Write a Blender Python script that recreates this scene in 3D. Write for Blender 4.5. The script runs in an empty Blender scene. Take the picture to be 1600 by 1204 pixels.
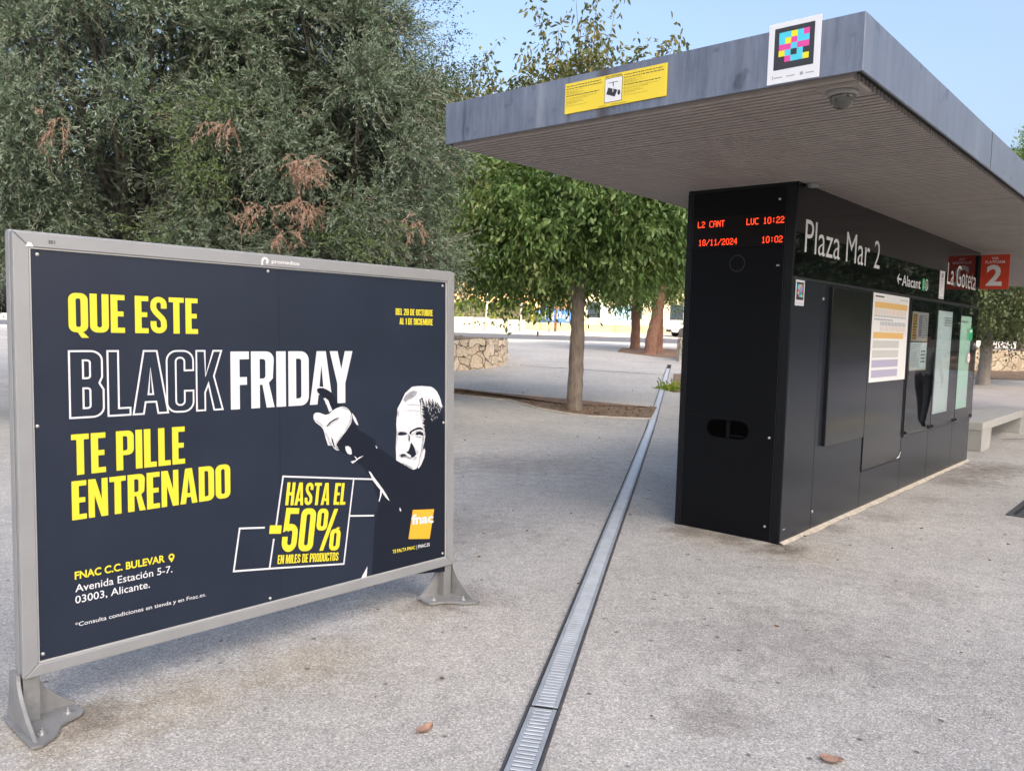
import bpy, math, random
import numpy as np
from mathutils import Vector, Matrix

# ------------------------------------------------------------------ camera, sky, sun, exposure
scene = bpy.context.scene
COL = scene.collection
R = math.radians
CAM_H, PITCH, ROLL, FPX = 1.6, 0.0712, -0.0285, 1273.05
cp, sp, cr, sr = math.cos(PITCH), math.sin(PITCH), math.cos(ROLL), math.sin(ROLL)
_r0, _u0, _f0 = Vector((1, 0, 0)), Vector((0, sp, cp)), Vector((0, cp, -sp))
_right, _up = cr * _r0 - sr * _u0, sr * _r0 + cr * _u0
cam_data = bpy.data.cameras.new('camera')
cam = bpy.data.objects.new('camera', cam_data)
COL.objects.link(cam)
_m = Matrix((_right, _up, -_f0)).transposed().to_4x4()
_m.translation = Vector((0, 0, CAM_H))
cam.matrix_world = _m
cam_data.sensor_fit = 'HORIZONTAL'
cam_data.sensor_width = 36.0
cam_data.lens = 36.0 * FPX / 1600.0
cam_data.clip_start, cam_data.clip_end = 0.05, 2000.0
scene.camera = cam

SUN_EL, SUN_DIR = R(32), Vector((0.42, -0.91, 0)).normalized()
world = bpy.data.worlds.new("World")
scene.world = world
world.use_nodes = True
_wn = world.node_tree
_sky = _wn.nodes.new('ShaderNodeTexSky')
_sky.sky_type = 'NISHITA'
_sky.sun_disc = False
_sky.sun_elevation = SUN_EL
_sky.sun_rotation = math.atan2(SUN_DIR.x, SUN_DIR.y)
_sky.air_density, _sky.dust_density, _sky.ozone_density = 1.0, 8.2, 1.7
_bg = _wn.nodes['Background']
_bg.inputs['Strength'].default_value = 0.15
_wn.links.new(_sky.outputs[0], _bg.inputs[0])

sun_data = bpy.data.lights.new('sun', 'SUN')
sun_data.energy, sun_data.angle, sun_data.color = 2.0, R(0.5), (1.0, 0.93, 0.82)
sun = bpy.data.objects.new('sun', sun_data)
COL.objects.link(sun)
_sd = SUN_DIR * math.cos(SUN_EL) + Vector((0, 0, math.sin(SUN_EL)))
sun.rotation_euler = _sd.to_track_quat('Z', 'Y').to_euler()
sun.location = (20, -20, 40)

vs = scene.view_settings
vs.view_transform, vs.look, vs.gamma, vs.use_curve_mapping = 'Standard', 'None', 1.0, False
vs.exposure = 1.52
scene.render.engine = 'CYCLES'
scene.cycles.use_denoising = True
scene.cycles.max_bounces = 8
scene.cycles.transparent_max_bounces = 12
scene.cycles.sample_clamp_indirect = 8.0

# ------------------------------------------------------------------ helpers
class MB:
    """collects faces and links them as ONE mesh object"""
    def __init__(s): s.v, s.f, s.m = [], [], []
    def poly(s, pts, m=0):
        n = len(s.v); s.v += [tuple(p) for p in pts]; s.f.append(tuple(range(n, n + len(pts)))); s.m.append(m)
    def box(s, x0, x1, y0, y1, z0, z1, m=0):
        n = len(s.v)
        s.v += [(x, y, z) for z in (z0, z1) for y in (y0, y1) for x in (x0, x1)]
        for q in ((0, 2, 3, 1), (4, 5, 7, 6), (0, 1, 5, 4), (2, 6, 7, 3), (0, 4, 6, 2), (1, 3, 7, 5)):
            s.f.append(tuple(n + i for i in q)); s.m.append(m)
    def prism(s, pts, off, m=0, capm=None):
        """closed outline pts (3D) extruded by vector off"""
        n = len(s.v); k = len(pts); off = Vector(off)
        s.v += [tuple(p) for p in pts] + [tuple(Vector(p) + off) for p in pts]
        s.f.append(tuple(range(n, n + k))[::-1]); s.m.append(m if capm is None else capm)
        s.f.append(tuple(range(n + k, n + 2 * k))); s.m.append(m if capm is None else capm)
        for i in range(k):
            j = (i + 1) % k
            s.f.append((n + i, n + j, n + k + j, n + k + i)); s.m.append(m)
    def tube(s, pts, rad, sides=8, m=0, caps=True):
        pts = [Vector(p) for p in pts]; n0 = len(s.v)
        if not hasattr(rad, '__len__'): rad = [rad] * len(pts)
        ref = Vector((0.31, 0.9, 0.17))
        for i, p in enumerate(pts):
            t = (pts[min(i + 1, len(pts) - 1)] - pts[max(i - 1, 0)]).normalized()
            a = t.cross(ref)
            a = a.normalized() if a.length > 1e-4 else t.orthogonal().normalized()
            b = t.cross(a)
            for k in range(sides):
                w = 2 * math.pi * k / sides
                s.v.append(tuple(p + rad[i] * (math.cos(w) * a + math.sin(w) * b)))
        for i in range(len(pts) - 1):
            for k in range(sides):
                q = n0 + i * sides; k2 = (k + 1) % sides
                s.f.append((q + k, q + k2, q + sides + k2, q + sides + k)); s.m.append(m)
        if caps:
            s.f.append(tuple(n0 + k for k in range(sides))[::-1]); s.m.append(m)
            q = n0 + (len(pts) - 1) * sides
            s.f.append(tuple(q + k for k in range(sides))); s.m.append(m)
    def lathe(s, prof, c=(0, 0, 0), axis='z', sides=24, m=0):
        """prof: (radius, height) pairs"""
        n0 = len(s.v); c = Vector(c)
        for r, h in prof:
            for k in range(sides):
                w = 2 * math.pi * k / sides; a, b = r * math.cos(w), r * math.sin(w)
                s.v.append(tuple(c + Vector({'z': (a, b, h), 'x': (h, a, b), 'y': (b, h, a)}[axis])))
        for i in range(len(prof) - 1):
            for k in range(sides):
                q = n0 + i * sides; k2 = (k + 1) % sides
                s.f.append((q + k, q + k2, q + sides + k2, q + sides + k)); s.m.append(m)
        if prof[0][0] > 1e-5: s.f.append(tuple(n0 + k for k in range(sides))[::-1]); s.m.append(m)
        q = n0 + (len(prof) - 1) * sides
        if prof[-1][0] > 1e-5: s.f.append(tuple(q + k for k in range(sides))); s.m.append(m)
    def flat(s, vf, fn, m=0):
        """2D verts+faces mapped to 3D by fn(u, v)"""
        n = len(s.v); s.v += [tuple(fn(*p)) for p in vf[0]]
        for q in vf[1]: s.f.append(tuple(n + i for i in q)); s.m.append(m)
    def build(s, name, mats, parent=None, smooth=False, bevel=0, seg=2):
        me = bpy.data.meshes.new(name); me.from_pydata(s.v, [], s.f)
        for k in (mats if isinstance(mats, (list, tuple)) else [mats]): me.materials.append(k)
        me.polygons.foreach_set('material_index', s.m)
        if smooth: me.polygons.foreach_set('use_smooth', [True] * len(s.f))
        me.validate(); me.update()
        o = bpy.data.objects.new(name, me); COL.objects.link(o)
        if parent: o.parent = parent
        if bevel:
            b = o.modifiers.new('bevel', 'BEVEL'); b.width = bevel; b.segments = seg; b.limit_method = 'ANGLE'; b.angle_limit = R(40)
        return o

def tag(o, label=None, cat=None, group=None, kind=None):
    for k, v in (('label', label), ('category', cat), ('group', group), ('kind', kind)):
        if v: o[k] = v
    return o

def thing(name, label, cat, loc=(0, 0, 0), rz=0.0, group=None):
    o = bpy.data.objects.new(name, None); COL.objects.link(o)
    o.empty_display_size = 0.2; o.location = loc; o.rotation_euler = (0, 0, rz)
    return tag(o, label, cat, group)

def zg(y):
    return float(np.interp(y, [0, 13, 15, 35, 60, 68, 400], [0, 0, .05, .75, 1.13, 1.45, 1.6]))

def at(px, py, Y):
    """a point of the place at depth Y, given where it shows in the photograph"""
    u, v = (px - 800) / FPX, -(py - 602) / FPX
    d = u * _right + v * _up + _f0
    return Vector((0, 0, CAM_H)) + d * (Y / d.y)

# ------------------------------------------------------------------ materials
def new_mat(name):
    m = bpy.data.materials.new(name); m.use_nodes = True
    nt = m.node_tree
    return m, nt, nt.nodes['Principled BSDF'], nt.nodes['Material Output']

def node(nt, typ, **kw):
    n = nt.nodes.new(typ)
    for k, v in kw.items():
        if k in n.inputs: n.inputs[k].default_value = v
        else: setattr(n, k, v)
    return n

def ramp(nt, fac, stops):
    r = nt.nodes.new('ShaderNodeValToRGB')
    while len(r.color_ramp.elements) < len(stops): r.color_ramp.elements.new(0.5)
    for e, (p, c) in zip(r.color_ramp.elements, stops):
        e.position = p; e.color = (c[0], c[1], c[2], 1)
    nt.links.new(fac, r.inputs[0])
    return r.outputs[0]

def mixc(nt, a, b, fac, mode='MIX'):
    n = nt.nodes.new('ShaderNodeMix'); n.data_type = 'RGBA'; n.blend_type = mode
    for k, x in ((6, a), (7, b), (0, fac)):
        if hasattr(x, 'is_output'): nt.links.new(x, n.inputs[k])
        elif k == 0: n.inputs[0].default_value = x
        else: n.inputs[k].default_value = (x[0], x[1], x[2], 1)
    return n.outputs[2]

def M(name, col, rough=0.5, metal=0.0, spec=0.5, var=0.0, scale=4.0, bump=0.0, bscale=60.0, coat=0.0, emit=0.0, stretch=None):
    m, nt, b, out = new_mat(name)
    b.inputs['Roughness'].default_value = rough
    b.inputs['Metallic'].default_value = metal
    b.inputs['Specular IOR Level'].default_value = spec
    b.inputs['Coat Weight'].default_value = coat
    b.inputs['Base Color'].default_value = (*col, 1)
    if emit:
        b.inputs['Emission Color'].default_value = (*col, 1); b.inputs['Emission Strength'].default_value = emit
    tc = node(nt, 'ShaderNodeTexCoord'); vec = tc.outputs['Object']
    if stretch:
        mp = node(nt, 'ShaderNodeMapping'); mp.inputs['Scale'].default_value = stretch
        nt.links.new(vec, mp.inputs[0]); vec = mp.outputs[0]
    if var:
        n = node(nt, 'ShaderNodeTexNoise', Scale=scale, Detail=6.0, Roughness=0.65)
        nt.links.new(vec, n.inputs['Vector'])
        lo = [c * (1 - var) for c in col]; hi = [min(1, c * (1 + var)) for c in col]
        nt.links.new(ramp(nt, n.outputs[0], [(0.3, lo), (0.7, hi)]), b.inputs['Base Color'])
        mr = node(nt, 'ShaderNodeMapRange'); mr.inputs[3].default_value = max(0.02, rough - 0.1); mr.inputs[4].default_value = min(1, rough + 0.12)
        nt.links.new(n.outputs[0], mr.inputs[0]); nt.links.new(mr.outputs[0], b.inputs['Roughness'])
    if bump:
        n2 = node(nt, 'ShaderNodeTexNoise', Scale=bscale, Detail=4.0)
        nt.links.new(vec, n2.inputs['Vector'])
        bp = node(nt, 'ShaderNodeBump', Strength=bump, Distance=0.01)
        nt.links.new(n2.outputs[0], bp.inputs['Height']); nt.links.new(bp.outputs[0], b.inputs['Normal'])
    return m

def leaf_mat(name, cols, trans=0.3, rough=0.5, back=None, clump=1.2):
    """cols: dark..light leaf colours, varied leaf by leaf and clump by clump"""
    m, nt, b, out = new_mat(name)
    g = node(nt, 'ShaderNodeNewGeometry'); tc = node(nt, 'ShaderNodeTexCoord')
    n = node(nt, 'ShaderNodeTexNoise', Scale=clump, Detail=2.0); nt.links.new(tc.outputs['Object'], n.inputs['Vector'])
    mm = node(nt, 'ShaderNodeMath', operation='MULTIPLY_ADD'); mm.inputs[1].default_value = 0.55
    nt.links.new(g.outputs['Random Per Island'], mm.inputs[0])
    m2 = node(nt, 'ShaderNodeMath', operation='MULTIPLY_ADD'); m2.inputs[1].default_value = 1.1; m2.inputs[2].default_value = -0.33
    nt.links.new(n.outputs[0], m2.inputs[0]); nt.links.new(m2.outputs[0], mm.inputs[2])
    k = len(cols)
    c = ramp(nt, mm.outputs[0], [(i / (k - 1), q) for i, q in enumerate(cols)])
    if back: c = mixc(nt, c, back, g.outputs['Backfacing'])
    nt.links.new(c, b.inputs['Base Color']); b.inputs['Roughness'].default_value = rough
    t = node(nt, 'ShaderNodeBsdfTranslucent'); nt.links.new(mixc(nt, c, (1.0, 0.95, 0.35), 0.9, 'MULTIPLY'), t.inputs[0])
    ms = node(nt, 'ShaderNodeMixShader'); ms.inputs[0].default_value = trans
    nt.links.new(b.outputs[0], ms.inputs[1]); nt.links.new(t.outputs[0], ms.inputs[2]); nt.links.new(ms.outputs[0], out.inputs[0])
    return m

GRIME, SAND, OIL = (.50, .47, .45), (.95, .89, .79), (.72, .70, .69)
STAINS = ([(K_[0], K_[1], .55, GRIME, .75) for K_ in ((6.0, 10.0), (5.55, 9.75), (6.35, 10.35), (5.1, 9.2))] +
          [(2.15, 5.9, .5, SAND, .9), (1.6, 6.35, .5, SAND, .9), (1.95, 6.0, .28, GRIME, .5), (3.4, 7.2, .3, GRIME, .5), (4.2, 8.1, .35, GRIME, .45)] +
          [(-1.66, 3.02, .38, SAND, 1.0), (-1.35, 3.35, .35, SAND, .9), (-.95, 3.75, .4, SAND, .8), (-.55, 4.55, .35, SAND, .7), (-.2, 4.75, .3, OIL, .7)] +
          [(1.45, 6.5, .22, GRIME, .8), (1.75, 6.25, .2, GRIME, .8), (2.1, 6.02, .22, GRIME, .8), (-1.62, 3.15, .2, GRIME, .7), (-.42, 4.6, .2, GRIME, .7), (2.7, 6.75, .25, GRIME, .6), (1.6, 4.2, .8, OIL, .6), (2.6, 5.1, .5, OIL, .55), (-.6, 6.4, .9, OIL, .6), (.2, 9.5, 1.3, OIL, .6), (2.9, 3.6, .45, OIL, .6), (.9, 3.3, .25, OIL, .8), (-1.5, 9.5, 1.2, OIL, .5)])
def ground_mat(name, base, stone=1.0, stain=1.0, stains=()):
    m, nt, b, out = new_mat(name)
    g = node(nt, 'ShaderNodeNewGeometry'); pos = g.outputs['Position']
    def tex(t, **k):
        n = node(nt, t, **k); nt.links.new(pos, n.inputs['Vector']); return n
    v = tex('ShaderNodeTexVoronoi', Scale=150.0)
    sx = node(nt, 'ShaderNodeSeparateColor'); nt.links.new(v.outputs['Color'], sx.inputs[0])
    agg = ramp(nt, sx.outputs[0], [(0.0, [c * (1 - .5 * stone) for c in base]), (0.28, [c * (1 - .14 * stone) for c in base]), (0.72, [c * (1 + .1 * stone) for c in base]), (1.0, [min(1, c * (1 + .75 * stone)) for c in base])])
    n1 = tex('ShaderNodeTexNoise', Scale=0.45, Detail=5.0, Roughness=0.6)
    c = mixc(nt, agg, ramp(nt, n1.outputs[0], [(0.3, (.74, .73, .72)), (0.7, (1.12, 1.1, 1.07))]), 0.8 * stain, 'MULTIPLY')
    n2 = tex('ShaderNodeTexNoise', Scale=7.0, Detail=4.0, Roughness=0.7)
    c = mixc(nt, c, ramp(nt, n2.outputs[0], [(0.3, (.8, .8, .8)), (0.6, (1.05, 1.05, 1.05))]), 0.7, 'MULTIPLY')
    v2 = tex('ShaderNodeTexVoronoi', Scale=5.6, Randomness=1.0)          # dark gum spots and flat stones
    c = mixc(nt, c, ramp(nt, v2.outputs['Distance'], [(0.05, (.3, .29, .28)), (0.095, (1, 1, 1))]), 0.85, 'MULTIPLY')
    v3 = tex('ShaderNodeTexVoronoi', Scale=17.0)
    c = mixc(nt, c, ramp(nt, v3.outputs['Distance'], [(0.07, (.5, .49, .48)), (0.12, (1, 1, 1))]), 0.7, 'MULTIPLY')
    for x, y, r, col, amt in stains:                                     # grime and sand with a place of their own
        dv = node(nt, 'ShaderNodeVectorMath', operation='DISTANCE'); nt.links.new(pos, dv.inputs[0]); dv.inputs[1].default_value = (x, y, 0)
        mm = node(nt, 'ShaderNodeMath', operation='MULTIPLY_ADD'); mm.inputs[1].default_value = 1.0 / r
        nn = node(nt, 'ShaderNodeMath', operation='MULTIPLY_ADD'); nt.links.new(n2.outputs[0], nn.inputs[0]); nn.inputs[1].default_value = 1.6; nn.inputs[2].default_value = -.8
        nt.links.new(dv.outputs['Value'], mm.inputs[0]); nt.links.new(nn.outputs[0], mm.inputs[2])
        c = mixc(nt, c, col, ramp(nt, mm.outputs[0], [(0.2, (amt, amt, amt)), (1.0, (0, 0, 0))]), 'MULTIPLY')
    nt.links.new(c, b.inputs['Base Color'])
    b.inputs['Roughness'].default_value = 0.85; b.inputs['Specular IOR Level'].default_value = 0.3
    bp = node(nt, 'ShaderNodeBump', Strength=0.55, Distance=0.004)
    nt.links.new(v.outputs['Distance'], bp.inputs['Height']); nt.links.new(bp.outputs[0], b.inputs['Normal'])
    return m

def stone_wall_mat(name, cols, scale=3.0, joint=(.07, .052, .038)):
    m, nt, b, out = new_mat(name)
    tc = node(nt, 'ShaderNodeTexCoord'); mp = node(nt, 'ShaderNodeMapping'); mp.inputs['Scale'].default_value = (1, 1, 1.25)
    n = node(nt, 'ShaderNodeTexNoise', Scale=2.5, Detail=2.0)
    nt.links.new(tc.outputs['Object'], mp.inputs[0]); nt.links.new(mp.outputs[0], n.inputs['Vector'])
    w = mixc(nt, mp.outputs[0], n.outputs['Color'], 0.3)
    v = node(nt, 'ShaderNodeTexVoronoi', Scale=scale); v.feature = 'F1'; nt.links.new(w, v.inputs['Vector'])
    e = node(nt, 'ShaderNodeTexVoronoi', Scale=scale); e.feature = 'DISTANCE_TO_EDGE'; nt.links.new(w, e.inputs['Vector'])
    s = node(nt, 'ShaderNodeSeparateColor'); nt.links.new(v.outputs['Color'], s.inputs[0])
    c = ramp(nt, s.outputs[0], [(i / (len(cols) - 1), q) for i, q in enumerate(cols)])
    n3 = node(nt, 'ShaderNodeTexNoise', Scale=14.0, Detail=5.0); nt.links.new(tc.outputs['Object'], n3.inputs['Vector'])
    c = mixc(nt, c, ramp(nt, n3.outputs[0], [(0.3, (.7, .7, .7)), (0.7, (1.15, 1.15, 1.15))]), 0.8, 'MULTIPLY')
    j = ramp(nt, e.outputs['Distance'], [(0.008, (0, 0, 0)), (0.045, (1, 1, 1))])
    n5 = node(nt, 'ShaderNodeTexNoise', Scale=4.0, Detail=3.0); nt.links.new(tc.outputs['Object'], n5.inputs['Vector'])
    tight = ramp(nt, n5.outputs[0], [(0.45, (0, 0, 0)), (0.62, (.85, .85, .85))])
    j = mixc(nt, j, (1, 1, 1), tight)
    nt.links.new(mixc(nt, joint, c, j), b.inputs['Base Color']); b.inputs['Roughness'].default_value = 0.9
    bp = node(nt, 'ShaderNodeBump', Strength=1.0, Distance=0.06); nt.links.new(j, bp.inputs['Height']); nt.links.new(bp.outputs[0], b.inputs['Normal'])
    return m

def glass_pane_mat(name, tint=(.86, .9, .9)):
    m, nt, b, out = new_mat(name)
    t = node(nt, 'ShaderNodeBsdfTransparent'); t.inputs[0].default_value = (*tint, 1)
    gl = node(nt, 'ShaderNodeBsdfGlossy', Roughness=0.01)
    fr = node(nt, 'ShaderNodeFresnel', IOR=1.8)
    ms = node(nt, 'ShaderNodeMixShader')
    nt.links.new(fr.outputs[0], ms.inputs[0]); nt.links.new(t.outputs[0], ms.inputs[1]); nt.links.new(gl.outputs[0], ms.inputs[2]); nt.links.new(ms.outputs[0], out.inputs[0])
    return m

def zinc_mat(name):
    m, nt, b, out = new_mat(name)
    tc = node(nt, 'ShaderNodeTexCoord')
    mp = node(nt, 'ShaderNodeMapping'); mp.inputs['Scale'].default_value = (9, 9, 1.2); nt.links.new(tc.outputs['Object'], mp.inputs[0])
    n = node(nt, 'ShaderNodeTexNoise', Scale=2.2, Detail=6.0, Roughness=0.7); nt.links.new(mp.outputs[0], n.inputs['Vector'])
    n2 = node(nt, 'ShaderNodeTexNoise', Scale=1.6, Detail=5.0, Roughness=0.6); nt.links.new(tc.outputs['Object'], n2.inputs['Vector'])
    n4 = node(nt, 'ShaderNodeTexNoise', Scale=7.0, Detail=2.0); nt.links.new(tc.outputs['Object'], n4.inputs['Vector'])
    c = ramp(nt, n.outputs[0], [(0.3, (.165, .185, .235)), (0.72, (.285, .31, .37))])
    c = mixc(nt, c, ramp(nt, n2.outputs[0], [(0.3, (.72, .72, .74)), (0.7, (1.1, 1.1, 1.1))]), 0.9, 'MULTIPLY')
    c = mixc(nt, c, ramp(nt, n4.outputs[0], [(0.27, (.45, .46, .5)), (0.36, (1, 1, 1))]), 0.7, 'MULTIPLY')
    sp3 = node(nt, 'ShaderNodeSeparateXYZ'); nt.links.new(tc.outputs['Object'], sp3.inputs[0])      # rust and lime drips on the front edge
    for y, w, col, amt in ((.165, .07, (.52, .36, .24), .75), (.60, .045, (1.5, 1.45, 1.3), .7), (.40, .02, (.6, .5, .42), .5), (-.62, .03, (.75, .7, .66), .5), (1.22, .02, (.5, .5, .55), .6)):
        a1 = node(nt, 'ShaderNodeMath', operation='MULTIPLY_ADD'); nt.links.new(n4.outputs[0], a1.inputs[0]); a1.inputs[1].default_value = .05; a1.inputs[2].default_value = -.025 - y
        a2 = node(nt, 'ShaderNodeMath', operation='ADD'); nt.links.new(sp3.outputs['Y'], a2.inputs[0]); nt.links.new(a1.outputs[0], a2.inputs[1])
        a3 = node(nt, 'ShaderNodeMath', operation='ABSOLUTE'); nt.links.new(a2.outputs[0], a3.inputs[0])
        a4 = node(nt, 'ShaderNodeMath', operation='DIVIDE'); nt.links.new(a3.outputs[0], a4.inputs[0]); a4.inputs[1].default_value = w
        fr_only = node(nt, 'ShaderNodeMath', operation='LESS_THAN'); nt.links.new(sp3.outputs['X'], fr_only.inputs[0]); fr_only.inputs[1].default_value = -2.29
        mk = node(nt, 'ShaderNodeMath', operation='MULTIPLY'); nt.links.new(ramp(nt, a4.outputs[0], [(0.2, (amt, amt, amt)), (1.0, (0, 0, 0))]), mk.inputs[0]); nt.links.new(fr_only.outputs[0], mk.inputs[1])
        c = mixc(nt, c, col, mk.outputs[0], 'MULTIPLY')
    nt.links.new(c, b.inputs['Base Color'])
    b.inputs['Metallic'].default_value = 0.5
    mr = node(nt, 'ShaderNodeMapRange'); mr.inputs[3].default_value = 0.26; mr.inputs[4].default_value = 0.46
    nt.links.new(n.outputs[0], mr.inputs[0]); nt.links.new(mr.outputs[0], b.inputs['Roughness'])
    return m

def bark_mat(name, lo, hi, sc=6.0):
    m, nt, b, out = new_mat(name)
    tc = node(nt, 'ShaderNodeTexCoord'); mp = node(nt, 'ShaderNodeMapping'); mp.inputs['Scale'].default_value = (3, 3, .7); nt.links.new(tc.outputs['Object'], mp.inputs[0])
    n = node(nt, 'ShaderNodeTexNoise', Scale=sc, Detail=8.0, Roughness=0.7); nt.links.new(mp.outputs[0], n.inputs['Vector'])
    nt.links.new(ramp(nt, n.outputs[0], [(0.3, lo), (0.7, hi)]), b.inputs['Base Color']); b.inputs['Roughness'].default_value = 0.9
    bp = node(nt, 'ShaderNodeBump', Strength=0.8, Distance=0.02); nt.links.new(n.outputs[0], bp.inputs['Height']); nt.links.new(bp.outputs[0], b.inputs['Normal'])
    return m

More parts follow.
